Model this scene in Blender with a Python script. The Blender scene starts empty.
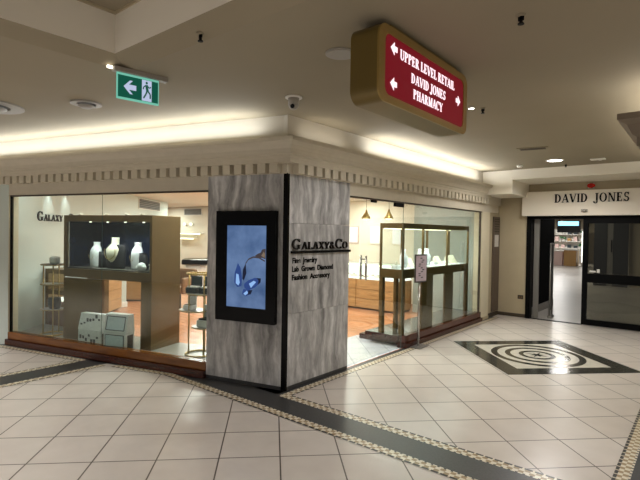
import bpy, bmesh, math, random
from mathutils import Matrix, Vector
random.seed(7)
S = bpy.context.scene
COL = S.collection
R = math.radians
PI = math.pi

# ------------------------------------------------------------------ materials
def srgb(r, g, b):
    f = lambda c: (c / 255 / 12.92) if c / 255 <= .04045 else ((c / 255 + .055) / 1.055) ** 2.4
    return (f(r), f(g), f(b), 1)

def new_mat(name):
    m = bpy.data.materials.new(name)
    m.use_nodes = True
    nt = m.node_tree
    return m, nt, nt.nodes['Principled BSDF']

def mat(name, c, rough=.5, metal=0, spec=.5, noise=0, nscale=8, bump=0):
    m, nt, b = new_mat(name)
    col = srgb(*c)
    b.inputs['Base Color'].default_value = col
    b.inputs['Roughness'].default_value = rough
    b.inputs['Metallic'].default_value = metal
    b.inputs['Specular IOR Level'].default_value = spec
    if noise or bump:
        tc = nt.nodes.new('ShaderNodeTexCoord')
        n = nt.nodes.new('ShaderNodeTexNoise')
        n.inputs['Scale'].default_value = nscale
        n.inputs['Detail'].default_value = 4
        nt.links.new(tc.outputs['Object'], n.inputs['Vector'])
        if noise:
            r = nt.nodes.new('ShaderNodeValToRGB')
            k = 1 - noise
            r.color_ramp.elements[0].position = .3
            r.color_ramp.elements[1].position = .7
            r.color_ramp.elements[0].color = (col[0] * k, col[1] * k, col[2] * k, 1)
            r.color_ramp.elements[1].color = (min(1, col[0] * (1 + noise)), min(1, col[1] * (1 + noise)), min(1, col[2] * (1 + noise)), 1)
            nt.links.new(n.outputs['Fac'], r.inputs['Fac'])
            nt.links.new(r.outputs['Color'], b.inputs['Base Color'])
        if bump:
            bp = nt.nodes.new('ShaderNodeBump')
            bp.inputs['Strength'].default_value = bump
            nt.links.new(n.outputs['Fac'], bp.inputs['Height'])
            nt.links.new(bp.outputs['Normal'], b.inputs['Normal'])
    return m

def emit(name, c, strength):
    m, nt, b = new_mat(name)
    b.inputs['Base Color'].default_value = (.02, .02, .02, 1)
    b.inputs['Emission Color'].default_value = srgb(*c)
    b.inputs['Emission Strength'].default_value = strength
    b.inputs['Specular IOR Level'].default_value = .08
    return m

def glass(name, tint=(240, 248, 245), refl=1.0, ior=1.45):
    m, nt, b = new_mat(name)
    nt.nodes.remove(b)
    out = nt.nodes['Material Output']
    t = nt.nodes.new('ShaderNodeBsdfTransparent')
    t.inputs['Color'].default_value = srgb(*tint)
    g = nt.nodes.new('ShaderNodeBsdfGlossy')
    g.inputs['Roughness'].default_value = .0
    lw = nt.nodes.new('ShaderNodeLayerWeight')          # Schlick fresnel, the same from both sides of the pane
    pw = nt.nodes.new('ShaderNodeMath'); pw.operation = 'POWER'; pw.inputs[1].default_value = 5
    nt.links.new(lw.outputs['Facing'], pw.inputs[0])
    fr = nt.nodes.new('ShaderNodeMath'); fr.operation = 'MULTIPLY_ADD'
    f0 = ((ior - 1) / (ior + 1)) ** 2
    fr.inputs[1].default_value = 1 - f0; fr.inputs[2].default_value = f0
    nt.links.new(pw.outputs[0], fr.inputs[0])
    mu = nt.nodes.new('ShaderNodeMath'); mu.operation = 'MULTIPLY'
    mu.inputs[1].default_value = refl
    mx = nt.nodes.new('ShaderNodeMixShader')
    nt.links.new(fr.outputs[0], mu.inputs[0])
    nt.links.new(mu.outputs[0], mx.inputs[0])
    nt.links.new(t.outputs[0], mx.inputs[1])
    nt.links.new(g.outputs[0], mx.inputs[2])
    nt.links.new(mx.outputs[0], out.inputs['Surface'])
    return m

TILE = .4424
def tile_mat(name, origin, c1, c2, cm, t=TILE, ang=45, rough=.28, mortar=.013):
    m, nt, b = new_mat(name)
    tc = nt.nodes.new('ShaderNodeTexCoord')
    mp = nt.nodes.new('ShaderNodeMapping')
    a = R(ang)
    mp.inputs['Scale'].default_value = (1 / t, 1 / t, 1)
    mp.inputs['Rotation'].default_value = (0, 0, a)
    ox, oy = origin[0] / t, origin[1] / t
    mp.inputs['Location'].default_value = (-(math.cos(a) * ox - math.sin(a) * oy), -(math.sin(a) * ox + math.cos(a) * oy), 0)
    br = nt.nodes.new('ShaderNodeTexBrick')
    br.offset = 0; br.squash = 1
    br.inputs['Scale'].default_value = 1
    br.inputs['Brick Width'].default_value = 1
    br.inputs['Row Height'].default_value = 1
    br.inputs['Mortar Size'].default_value = mortar
    br.inputs['Mortar Smooth'].default_value = .2
    br.inputs['Color1'].default_value = srgb(*c1)
    br.inputs['Color2'].default_value = srgb(*c2)
    br.inputs['Mortar'].default_value = srgb(*cm)
    n = nt.nodes.new('ShaderNodeTexNoise')
    n.inputs['Scale'].default_value = 5
    n.inputs['Detail'].default_value = 6
    mx = nt.nodes.new('ShaderNodeMixRGB'); mx.blend_type = 'MULTIPLY'
    rp = nt.nodes.new('ShaderNodeValToRGB')
    rp.color_ramp.elements[0].position = .3
    rp.color_ramp.elements[0].color = (.93, .925, .92, 1)
    rp.color_ramp.elements[1].position = .7
    mx.inputs[0].default_value = 1
    nt.links.new(tc.outputs['Object'], mp.inputs['Vector'])
    nt.links.new(mp.outputs[0], br.inputs['Vector'])
    nt.links.new(tc.outputs['Object'], n.inputs['Vector'])
    nt.links.new(n.outputs['Fac'], rp.inputs['Fac'])
    nt.links.new(br.outputs['Color'], mx.inputs[1])
    nt.links.new(rp.outputs['Color'], mx.inputs[2])
    nt.links.new(mx.outputs[0], b.inputs['Base Color'])
    b.inputs['Roughness'].default_value = rough
    b.inputs['Specular IOR Level'].default_value = .4
    return m

def math_node(nt, op, a, b=None):
    n = nt.nodes.new('ShaderNodeMath'); n.operation = op
    for i, v in enumerate((a, b)):
        if v is None: continue
        if isinstance(v, (int, float)): n.inputs[i].default_value = v
        else: nt.links.new(v, n.inputs[i])
    return n.outputs[0]

def mosaic_mat(name):
    """rows of small tesserae: dark dashes, tan and cream blocks, toothed cream edge"""
    m, nt, b = new_mat(name)
    uv = nt.nodes.new('ShaderNodeUVMap')
    sp = nt.nodes.new('ShaderNodeSeparateXYZ')
    nt.links.new(uv.outputs[0], sp.inputs[0])
    u, v = sp.outputs[0], sp.outputs[1]
    def duty(period, d, shift=0.0):
        x = math_node(nt, 'DIVIDE', u, period)
        x = math_node(nt, 'ADD', x, shift)
        return math_node(nt, 'LESS_THAN', math_node(nt, 'FRACT', x), d)
    def mix(f, a, bb):
        n = nt.nodes.new('ShaderNodeMixRGB')
        nt.links.new(f, n.inputs[0])
        for i, w in ((1, a), (2, bb)):
            if isinstance(w, tuple): n.inputs[i].default_value = w
            else: nt.links.new(w, n.inputs[i])
        return n.outputs[0]
    dark, cream, tan = srgb(40, 36, 33), srgb(222, 213, 194), srgb(158, 136, 100)
    rowA = mix(duty(.07, .8), cream, dark)
    rowB = mix(duty(.075, .5), cream, tan)
    rowB2 = mix(duty(.075, .5, .5), cream, tan)
    rowC = mix(duty(.05, .35), cream, dark)
    c = mix(math_node(nt, 'GREATER_THAN', v, .22), rowA, rowB)
    c = mix(math_node(nt, 'GREATER_THAN', v, .52), c, rowB2)
    c = mix(math_node(nt, 'GREATER_THAN', v, .86), c, rowC)
    nt.links.new(c, b.inputs['Base Color'])
    b.inputs['Roughness'].default_value = .3
    return m

def marble_mat(name, c_dark, c_mid, c_light, scale=1.0):
    m, nt, b = new_mat(name)
    tc = nt.nodes.new('ShaderNodeTexCoord')
    n0 = nt.nodes.new('ShaderNodeTexNoise')
    n0.inputs['Scale'].default_value = 2.2; n0.inputs['Detail'].default_value = 5
    ad = nt.nodes.new('ShaderNodeMixRGB'); ad.blend_type = 'ADD'; ad.inputs[0].default_value = .2
    mp = nt.nodes.new('ShaderNodeMapping')
    mp.inputs['Scale'].default_value = (6 * scale, 6 * scale, .85 * scale)
    n1 = nt.nodes.new('ShaderNodeTexNoise')
    n1.inputs['Scale'].default_value = 1.6; n1.inputs['Detail'].default_value = 9; n1.inputs['Roughness'].default_value = .62
    rp = nt.nodes.new('ShaderNodeValToRGB')
    e = rp.color_ramp.elements
    e[0].position = .3; e[0].color = srgb(*c_dark)
    e[1].position = .72; e[1].color = srgb(*c_light)
    k = e.new(.5); k.color = srgb(*c_mid)
    nt.links.new(tc.outputs['Object'], n0.inputs['Vector'])
    nt.links.new(tc.outputs['Object'], ad.inputs[1])
    nt.links.new(n0.outputs['Color'], ad.inputs[2])
    nt.links.new(ad.outputs[0], mp.inputs['Vector'])
    nt.links.new(mp.outputs[0], n1.inputs['Vector'])
    nt.links.new(n1.outputs['Fac'], rp.inputs['Fac'])
    nt.links.new(rp.outputs[0], b.inputs['Base Color'])
    b.inputs['Roughness'].default_value = .32
    return m

def wood_mat(name, c1, c2, stretch=(1, 12, 12), plank=None, rough=.35, spec=.5):
    m, nt, b = new_mat(name)
    tc = nt.nodes.new('ShaderNodeTexCoord')
    mp = nt.nodes.new('ShaderNodeMapping'); mp.inputs['Scale'].default_value = stretch
    n = nt.nodes.new('ShaderNodeTexNoise'); n.inputs['Scale'].default_value = 2.5; n.inputs['Detail'].default_value = 7
    rp = nt.nodes.new('ShaderNodeValToRGB')
    rp.color_ramp.elements[0].position = .3; rp.color_ramp.elements[0].color = srgb(*c1)
    rp.color_ramp.elements[1].position = .7; rp.color_ramp.elements[1].color = srgb(*c2)
    nt.links.new(tc.outputs['Object'], mp.inputs[0]); nt.links.new(mp.outputs[0], n.inputs['Vector'])
    nt.links.new(n.outputs['Fac'], rp.inputs[0])
    out = rp.outputs[0]
    if plank:
        br = nt.nodes.new('ShaderNodeTexBrick')
        br.offset = .37
        br.inputs['Scale'].default_value = 1
        br.inputs['Brick Width'].default_value = plank[0]; br.inputs['Row Height'].default_value = plank[1]
        br.inputs['Mortar Size'].default_value = .004
        br.inputs['Color1'].default_value = (1, 1, 1, 1); br.inputs['Color2'].default_value = (.72, .72, .72, 1)
        br.inputs['Mortar'].default_value = (.4, .4, .4, 1)
        nt.links.new(tc.outputs['Object'], br.inputs['Vector'])
        mx = nt.nodes.new('ShaderNodeMixRGB'); mx.blend_type = 'MULTIPLY'; mx.inputs[0].default_value = 1
        nt.links.new(out, mx.inputs[1]); nt.links.new(br.outputs[0], mx.inputs[2]); out = mx.outputs[0]
    nt.links.new(out, b.inputs['Base Color'])
    b.inputs['Roughness'].default_value = rough
    b.inputs['Specular IOR Level'].default_value = spec
    return m

M = {}
M['tile_a'] = tile_mat('pale floor tile front', (.0165, -.74), (214, 206, 199), (208, 199, 192), (92, 84, 75))
M['tile_b'] = tile_mat('pale floor tile hall', (1.2, .018), (211, 202, 194), (205, 195, 187), (92, 84, 75))
M['black_stone'] = mat('black granite', (54, 54, 55), .38, noise=.3, nscale=60)
M['mosaic'] = mosaic_mat('mosaic border')
M['marble'] = marble_mat('grey veined marble', (104, 103, 104), (168, 167, 167), (226, 225, 225))
M['dark_inlay'] = marble_mat('dark green marble inlay', (36, 36, 32), (58, 57, 52), (88, 86, 78), 2)
M['dark_inlay'].node_tree.nodes['Principled BSDF'].inputs['Roughness'].default_value = .14
M['white_inlay'] = mat('cream marble inlay', (206, 199, 186), .22, noise=.08, nscale=12)
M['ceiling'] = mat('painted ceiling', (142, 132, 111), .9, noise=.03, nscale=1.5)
M['cream'] = mat('cream painted plaster', (212, 202, 176), .6, noise=.02)
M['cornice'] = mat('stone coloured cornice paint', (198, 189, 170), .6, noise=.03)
M['cornice_shaded'] = mat('cornice paint darkened as shade', (122, 110, 94), .6, noise=.03)  # same paint as the cornice, darkened to paint in its shade
M['fascia'] = mat('white fascia paint', (226, 220, 206), .8)
M['fascia_cove'] = mat('cream cove paint', (202, 195, 180), .8)
M['beige'] = mat('beige wall panel', (176, 163, 136), .5, noise=.05, nscale=3)
M['offwhite'] = mat('off white painted lintel', (230, 222, 208), .6)
M['black_metal'] = mat('black powder coated metal', (7, 7, 8), .45, 0, .08)
M['black_gloss'] = mat('black gloss plastic', (5, 5, 6), .2, 0, .12)
M['bronze'] = mat('dark bronze metal', (112, 90, 54), .38, .55, noise=.12, nscale=3)
M['gold'] = mat('antique gold metal', (146, 120, 62), .42, .35)
M['gold_sign'] = mat('gold painted sign case', (104, 86, 38), .45, .25)
M['brass'] = mat('brass tube', (176, 150, 92), .3, .8)
M['chrome'] = mat('brushed steel', (190, 188, 184), .25, .9)
M['grey_metal'] = mat('grey aluminium', (146, 143, 138), .4, .5)
M['white_plastic'] = mat('white plastic', (225, 222, 214), .5)
M['grey_plastic'] = mat('grey plastic', (150, 145, 136), .5)
M['dark_grey'] = mat('dark grey slot', (62, 58, 52), .6)
M['dark_slot'] = mat('dark brown slot', (60, 50, 38), .6)
M['wood_base'] = wood_mat('polished reddish timber', (96, 54, 16), (128, 78, 26), (1.2, 9, 9), rough=.25)
M['wood_red'] = wood_mat('dark red brown timber', (58, 26, 12), (88, 42, 18), (1.2, 9, 9), rough=.22)
M['wood_step'] = wood_mat('dark maroon timber', (46, 18, 12), (70, 30, 18), (1.2, 9, 9), rough=.25)
M['wood_floor'] = wood_mat('orange timber planks', (186, 122, 84), (214, 154, 114), (1.2, 10, 10), (1.3, .16), rough=.22)
M['wood_light'] = wood_mat('light oak veneer', (150, 112, 70), (184, 144, 96), (1.5, 1.5, 14), rough=.4)
M['wood_slat'] = wood_mat('brown timber slat', (96, 70, 48), (128, 96, 68), (14, 14, 1.2), rough=.45)
M['plat_dark'] = mat('dark glossy platform', (92, 90, 84), .14)
M['part_green'] = mat('pale grey green partition', (160, 166, 158), .5)
M['plat'] = mat('grey stone platform', (128, 128, 122), .3, noise=.12, nscale=4)
M['shop_white'] = mat('white shop wall', (196, 206, 200), .6)
M['shop_cream'] = mat('cream shop wall', (226, 217, 198), .7)
M['shop_ceiling'] = mat('shop ceiling white', (226, 222, 212), .8)
M['entry_glare'] = tile_mat('painted entry glare', (0, 0), (206, 208, 216), (200, 203, 212), (130, 136, 150), t=.3, ang=45, rough=.15)  # paints the glare on the glossy timber by the door as pale tiles
M['navy'] = mat('navy gloss back panel', (8, 22, 46), .18, noise=.5, nscale=2.5)
M['velvet_black'] = mat('black velvet', (24, 23, 26), .85)
M['white_satin'] = mat('white leatherette', (236, 236, 238), .5)
M['cream_satin'] = mat('cream leatherette', (236, 228, 204), .5)
M['pale_blue'] = mat('pale blue grey card', (206, 211, 209), .6, noise=.08, nscale=12)
M['pale_blue2'] = mat('pale blue panel', (180, 198, 204), .6, noise=.06, nscale=20)
M['ink'] = mat('dark grey ink', (66, 70, 74), .6)
M['teal_dark'] = mat('dark teal leather', (28, 44, 50), .5)
M['letter_black'] = mat('black lettering', (8, 8, 8), .6, 0, .1)
M['letter_bronze'] = mat('dark grey lettering', (34, 31, 30), .5, 0, .2)
M['red_plastic'] = mat('red lens', (190, 24, 18), .25)
M['brown_panel'] = mat('brown directory panel', (92, 78, 66), .5, noise=.06, nscale=3)
M['paper'] = mat('pale paper', (206, 202, 196), .7)
M['lilac'] = mat('lilac poster', (188, 172, 182), .6, noise=.08, nscale=14)
M['black_matt'] = mat('matt black panel', (10, 10, 11), .9, 0, .05)
M['charcoal'] = mat('charcoal panel', (38, 40, 43), .45)
M['store_floor'] = mat('polished store floor', (190, 184, 176), .32, noise=.05, nscale=1.5)
M['store_wall'] = mat('store wall', (180, 168, 146), .7)
M['green_leaf'] = mat('green leaves', (58, 110, 66), .6, noise=.3, nscale=6)
M['tan_box'] = mat('tan cabinet', (168, 130, 76), .5)
M['skin_pink'] = mat('pale pink stock', (214, 186, 178), .6)
M['glass'] = glass('window glass', (238, 244, 240), 1.15, 1.5)
M['glass_case'] = glass('case glass', (250, 253, 251), .5, 1.45)
M['glass_edge'] = mat('green glass edge', (70, 92, 84), .2)
M['glass_dark'] = glass('tinted sliding glass', (205, 205, 196), .8, 1.5)
M['sign_red'] = emit('lit red sign panel', (118, 3, 24), .75)
M['sign_white'] = emit('lit white letters', (255, 225, 232), 1.25)
M['exit_green'] = emit('lit green exit panel', (4, 86, 68), .75)
M['exit_white'] = emit('lit pale exit symbol', (196, 206, 236), .8)
M['exit_edge'] = emit('lit pale green acrylic edge', (120, 200, 176), .8)
M['lamp_warm'] = emit('lamp lens warm', (255, 244, 222), 3)
M['lamp_white'] = emit('lamp lens white', (255, 252, 244), 14)
M['lamp_store'] = emit('store lamp lens', (255, 250, 240), 60)
M['led_strip'] = emit('led strip', (255, 240, 205), 5)
M['glow_white'] = emit('glowing white lining', (252, 249, 238), 2.0)  # emission stands in for lamplight falling on trays, linings and shelf
M['blue_sign'] = emit('lit pale blue sign', (150, 215, 250), 2.2)

def screen_mat():
    m, nt, b = new_mat('blue display screen')
    tc = nt.nodes.new('ShaderNodeTexCoord')
    n = nt.nodes.new('ShaderNodeTexNoise'); n.inputs['Scale'].default_value = 4; n.inputs['Detail'].default_value = 6
    rp = nt.nodes.new('ShaderNodeValToRGB')
    rp.color_ramp.elements[0].position = .25; rp.color_ramp.elements[0].color = srgb(50, 84, 132)
    rp.color_ramp.elements[1].position = .8; rp.color_ramp.elements[1].color = srgb(124, 154, 200)
    nt.links.new(tc.outputs['Object'], n.inputs['Vector'])
    nt.links.new(n.outputs['Fac'], rp.inputs[0])
    b.inputs['Base Color'].default_value = (0.01, .01, .02, 1)
    nt.links.new(rp.outputs[0], b.inputs['Emission Color'])
    b.inputs['Emission Strength'].default_value = .72
    b.inputs['Roughness'].default_value = .25
    return m
M['screen'] = screen_mat()
M['wing_blue'] = emit('butterfly wing blue', (46, 74, 138), .8)
M['wing_light'] = emit('butterfly wing sheen', (140, 180, 232), .95)
M['wing_dark'] = emit('butterfly dark edge', (26, 34, 62), .6)
M['twig'] = emit('twig brown on screen', (74, 66, 70), .7)
M['twig_light'] = emit('twig bark highlight on screen', (140, 122, 104), .7)

# ------------------------------------------------------------------ mesh helper
class B:
    def __init__(s): s.bm = bmesh.new(); s.uv = None; s.mats = []
    def mi(s, m):
        if m not in s.mats: s.mats.append(m)
        return s.mats.index(m)
    def face(s, pts, m):
        vs = [s.bm.verts.new(p) for p in pts]
        f = s.bm.faces.new(vs); f.material_index = s.mi(m); return f
    def box(s, x0, x1, y0, y1, z0, z1, m, bev=0):
        r = bmesh.ops.create_cube(s.bm, size=1)
        vs = r['verts']
        for v in vs:
            v.co = ((x0 + x1) / 2 + v.co.x * (x1 - x0), (y0 + y1) / 2 + v.co.y * (y1 - y0), (z0 + z1) / 2 + v.co.z * (z1 - z0))
        k = s.mi(m)
        fs = {f for v in vs for f in v.link_faces}
        for f in fs: f.material_index = k
        if bev:
            es = list({e for v in vs for e in v.link_edges})
            g = bmesh.ops.bevel(s.bm, geom=es, offset=bev, segments=2, profile=.5, affect='EDGES')
            for f in g['faces']: f.material_index = k
        return s
    def prism(s, poly, axis, a0, a1, m):
        """poly: 2D points; axis 'z': (x,y) ; 'y': (x,z) ; 'x': (y,z)"""
        def P(p, a):
            return {'z': (p[0], p[1], a), 'y': (p[0], a, p[1]), 'x': (a, p[0], p[1])}[axis]
        k = s.mi(m)
        va = [s.bm.verts.new(P(p, a0)) for p in poly]
        vb = [s.bm.verts.new(P(p, a1)) for p in poly]
        fs = [s.bm.faces.new(va[::-1]), s.bm.faces.new(vb)]
        n = len(poly)
        for i in range(n):
            fs.append(s.bm.faces.new((va[i], va[(i + 1) % n], vb[(i + 1) % n], vb[i])))
        for f in fs: f.material_index = k
        return s
    def cyl(s, p0, p1, r0, m, r1=None, seg=14, smooth=True):
        p0, p1 = Vector(p0), Vector(p1); r1 = r0 if r1 is None else r1
        d = (p1 - p0).normalized()
        a = d.orthogonal().normalized(); b = d.cross(a)
        k = s.mi(m)
        A = [s.bm.verts.new(p0 + (a * math.cos(t) + b * math.sin(t)) * r0) for t in [2 * PI * i / seg for i in range(seg)]]
        Bv = [s.bm.verts.new(p1 + (a * math.cos(t) + b * math.sin(t)) * r1) for t in [2 * PI * i / seg for i in range(seg)]]
        fs = [s.bm.faces.new(A[::-1]), s.bm.faces.new(Bv)]
        for i in range(seg):
            f = s.bm.faces.new((A[i], A[(i + 1) % seg], Bv[(i + 1) % seg], Bv[i])); f.smooth = smooth; fs.append(f)
        for f in fs: f.material_index = k
        return s
    def loft(s, rings, m, seg=24, cap=True):
        """rings: (cx, cy, z, rx, ry)"""
        k = s.mi(m); prev = None
        for cx, cy, z, rx, ry in rings:
            cur = [s.bm.verts.new((cx + rx * math.cos(2 * PI * i / seg), cy + ry * math.sin(2 * PI * i / seg), z)) for i in range(seg)]
            if prev:
                for i in range(seg):
                    f = s.bm.faces.new((prev[i], prev[(i + 1) % seg], cur[(i + 1) % seg], cur[i])); f.smooth = True; f.material_index = k
            elif cap:
                f = s.bm.faces.new(cur[::-1]); f.material_index = k
            prev = cur
        if cap:
            f = s.bm.faces.new(prev); f.material_index = k
        return s
    def tube(s, pts, r, m, seg=8):
        for a, b in zip(pts[:-1], pts[1:]): s.cyl(a, b, r, m, seg=seg)
        return s
    def torus(s, c, rad, r, m, seg=32, ps=8, a0=0, a1=2 * PI):
        pts = [(c[0] + rad * math.cos(a0 + (a1 - a0) * i / seg), c[1] + rad * math.sin(a0 + (a1 - a0) * i / seg), c[2]) for i in range(seg + 1)]
        return s.tube(pts, r, m, ps)
    def sphere(s, c, r, m, sc=(1, 1, 1), seg=16):
        k = s.mi(m)
        g = bmesh.ops.create_uvsphere(s.bm, u_segments=seg, v_segments=max(6, seg // 2), radius=r)
        for v in g['verts']: v.co = Vector(c) + Vector((v.co.x * sc[0], v.co.y * sc[1], v.co.z * sc[2]))
        for f in {f for v in g['verts'] for f in v.link_faces}: f.material_index = k; f.smooth = True
        return s
    def strip(s, p0, p1, w_dir, w, z, m, miter0=0, miter1=0):
        """flat strip with uv in metres; v = 0 at the p0-p1 line, 1 at the far side"""
        if s.uv is None: s.uv = s.bm.loops.layers.uv.new('UVMap')
        p0, p1, d = Vector((*p0, z)), Vector((*p1, z)), Vector((*w_dir, 0)).normalized() * w
        t = (p1 - p0).normalized(); L = (p1 - p0).length
        q = [p0, p1, p1 + d + t * miter1, p0 + d + t * miter0]
        f = s.face(q, m)
        uvs = [(0, 0), (L, 0), (L + miter1, 1), (miter0, 1)]
        if f.normal.z < 0 or (q[1] - q[0]).cross(q[2] - q[1]).z < 0:
            f.normal_flip()
        for lp in f.loops:
            i = min(range(4), key=lambda j: (lp.vert.co - q[j]).length)
            lp[s.uv].uv = uvs[i]
        return s
    def build(s, name, parent=None, loc=(0, 0, 0), rz=0, tags=None, fix=True):
        if fix and s.uv is None: bmesh.ops.recalc_face_normals(s.bm, faces=s.bm.faces[:])
        me = bpy.data.meshes.new(name); s.bm.to_mesh(me); s.bm.free()
        for m in s.mats: me.materials.append(M[m])
        o = bpy.data.objects.new(name, me); COL.objects.link(o)
        if parent is not None: o.parent = parent
        o.location = loc; o.rotation_euler = (0, 0, rz)
        if tags: tag(o, *tags)
        return o

def tag(o, label, cat, group=None):
    o['label'] = label; o['category'] = cat
    if group: o['group'] = group
    return o
def struct(o, label=None):
    o['kind'] = 'structure'
    if label: o['label'] = label
    return o
def empty(name, label, cat, loc, rz=0, group=None):
    o = bpy.data.objects.new(name, None); COL.objects.link(o)
    o.empty_display_size = .1
    o.location = loc; o.rotation_euler = (0, 0, rz)
    return tag(o, label, cat, group)
def copy_tree(o, parent=None):
    c = o.copy(); COL.objects.link(c)
    if parent is not None: c.parent = parent
    for ch in list(o.children): copy_tree(ch, c)
    return c

# frames: shop front left of the pillar (LW) and right of it (RW); x runs to the right seen from outside, y inwards
LROT = R(15.35); RROT = R(90)
def LW(u, v, z=0):
    return Vector((-.9643 * u - .2647 * v, -.2647 * u + .9643 * v, z))
def RWp(y, v, z=0): return Vector((-v, y, z))

# ------------------------------------------------------------------ glyphs (cap height 1)
def _arc(cx, cy, rx, ry, a0, a1, wx, wy, n=18):
    o = [(cx + rx * math.cos(R(a0 + (a1 - a0) * i / n)), cy + ry * math.sin(R(a0 + (a1 - a0) * i / n))) for i in range(n + 1)]
    k = [(cx + (rx - wx) * math.cos(R(a0 + (a1 - a0) * i / n)), cy + (ry - wy) * math.sin(R(a0 + (a1 - a0) * i / n))) for i in range(n + 1)]
    return [[o[i], o[i + 1], k[i + 1], k[i]] for i in range(n)]
def _r(x0, x1, y0, y1): return [(x0, y0), (x1, y0), (x1, y1), (x0, y1)]
def _d(x0, y0, x1, y1, w): return [(x0 - w / 2, y0), (x0 + w / 2, y0), (x1 + w / 2, y1), (x1 - w / 2, y1)]
_t, _s = .07, .055
def _st(x, w, top=True, bot=True):
    p = [_r(x, x + w, 0, 1)]
    if bot: p.append(_r(x - .08, x + w + .08, 0, _s))
    if top: p.append(_r(x - .08, x + w + .08, 1 - _s, 1))
    return p
def glyph(c, T=.2):
    t, s = _t, _s
    if c == 'I': return _st(.1, T), .2 + T
    if c == 'L': return _st(.1, T) + [_r(.1, .68, 0, t), _r(.62, .68, 0, .26)], .74
    if c == 'E': return _st(.1, T) + [_r(.1, .66, 0, t), _r(.1, .64, 1 - t, 1), _r(.1, .5, .47, .47 + t), _r(.6, .66, 0, .24), _r(.58, .64, .78, 1), _r(.45, .5, .38, .62)], .76
    if c == 'T': return _st(.32, T, top=False) + [_r(0, .84, 1 - t, 1), _r(0, .06, .76, 1), _r(.78, .84, .76, 1)], .86
    if c == 'H': return _st(.1, T) + _st(.65, T) + [_r(.1, .8, .47, .47 + t)], .97
    if c == 'D': return _st(.1, T) + _arc(.34, .5, .5, .5, -90, 90, T, t) + [_r(.1, .36, 0, t), _r(.1, .36, 1 - t, 1)], .92
    if c == 'P': return _st(.1, T) + _arc(.34, .73, .38, .27, -90, 90, T * .9, t) + [_r(.1, .36, .46, .46 + t), _r(.1, .36, 1 - t, 1)], .78
    if c == 'R': return _st(.1, T) + _arc(.34, .74, .36, .26, -90, 90, T * .9, t) + [_r(.1, .4, .48, .48 + t), _r(.1, .36, 1 - t, 1), _d(.74, 0, .42, .5, T * 1.05), _r(.66, .92, 0, s)], .9
    if c == 'A': return [_d(.1, 0, .46, 1, t), _d(.78, 0, .46, 1, T), _r(.2, .66, .3, .3 + t), _r(-.02, .24, 0, s), _r(.6, .94, 0, s)], .92
    if c == 'V': return [_d(.46, 0, .14, 1, T), _d(.48, 0, .82, 1, t), _r(-.02, .32, 1 - s, 1), _r(.68, .94, 1 - s, 1)], .9
    if c == 'N': return [_r(.13, .13 + t, 0, 1), _r(.76, .76 + t, 0, 1), _d(.74, 0, .2, 1, T), _r(.03, .29, 0, s), _r(.02, .25, 1 - s, 1), _r(.66, .93, 1 - s, 1)], .95
    if c == 'M': return [_r(.13, .13 + t, 0, 1), _r(.8, .8 + T, 0, 1), _d(.5, 0, .2, 1, T), _d(.52, 0, .84, 1, t), _r(.03, .3, 0, s), _r(.72, 1.08, 0, s), _r(.03, .26, 1 - s, 1), _r(.8, 1.08, 1 - s, 1)], 1.12
    if c == 'O': return _arc(.46, .5, .45, .52, 0, 360, T, t, 28), .94
    if c == 'C': return _arc(.46, .5, .45, .52, 42, 318, T, t, 24) + [_r(.76, .82, .66, .98)], .88
    if c == 'G': return _arc(.46, .5, .45, .52, 42, 318, T, t, 24) + [_r(.74, .8, .68, .98), _r(.64, .64 + T, .04, .44), _r(.52, .94, .4, .45)], .98
    if c == 'J': return [_r(.24, .24 + T, .1, 1), _r(.14, .54, 1 - s, 1)] + _arc(.16, .06, .28, .26, -180, 0, .2, .08, 12), .58
    if c == 'S': return _arc(.36, .73, .27, .29, 20, 270, .14, .09, 16) + _arc(.36, .26, .3, .28, -160, 92, .17, .09, 16) + [_r(.56, .62, .72, 1), _r(.05, .1, 0, .28)], .72
    if c == 'U': return [_r(.1, .1 + T, .3, 1), _r(.72, .72 + t, .3, 1), _r(.02, .38, 1 - s, 1), _r(.62, .89, 1 - s, 1)] + _arc(.445, .32, .345, .34, 180, 360, .16, t, 14), .9
    if c == 'X': return [_d(.74, 0, .16, 1, T), _d(.1, 0, .76, 1, t), _r(-.02, .24, 0, s), _r(.56, .92, 0, s), _r(0, .34, 1 - s, 1), _r(.64, .88, 1 - s, 1)], .9
    if c == 'Y': return [_d(.42, .42, .14, 1, T), _d(.46, .42, .78, 1, t), _r(.33, .33 + T, 0, .46), _r(.24, .62, 0, s), _r(-.02, .32, 1 - s, 1), _r(.66, .9, 1 - s, 1)], .86
    if c == '&': return _arc(.36, .76, .21, .25, 0, 360, .09, .07, 16) + _arc(.34, .28, .32, .3, 0, 360, .15, .08, 18) + [_d(.82, 0, .3, .66, T * .9), _r(.68, .98, 0, s)], .98
    return [], .4
def text_layout(txt, h, smallcap=None, T=.2, track=.06):
    """-> list of (char, x, height), total width in metres at height h"""
    x = 0; out = []
    for c in txt:
        hh = h
        if c.islower() or c == '&':
            hh = h * (smallcap or 1)
        g, adv = glyph(c.upper(), T)
        if c == ' ': adv = .3
        out.append((c.upper(), x, hh)); x += (adv + track) * hh
    return out, x - track * h
def serif_letters(parent, txt, x0, x1, z0, h, y, depth, m, smallcap=None, T=.2, each=True, name='letter', track=.06, space=None):
    """letters facing local -y, baseline z0, fitted between x0 and x1"""
    lay, w = text_layout(txt, h, smallcap, T, track); k = (x1 - x0) / w
    objs = []
    bb = B()
    for c, x, hh in lay:
        polys, adv = glyph(c, T)
        if not polys: continue
        b = B() if each else bb
        for p in polys:
            b.prism([(x0 + (x + px * hh) * k, z0 + py * hh) for px, py in p], 'y', y - depth, y, m)
        if each: objs.append(b.build(name, parent))
    if not each: objs.append(bb.build(name, parent))
    return objs
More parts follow.
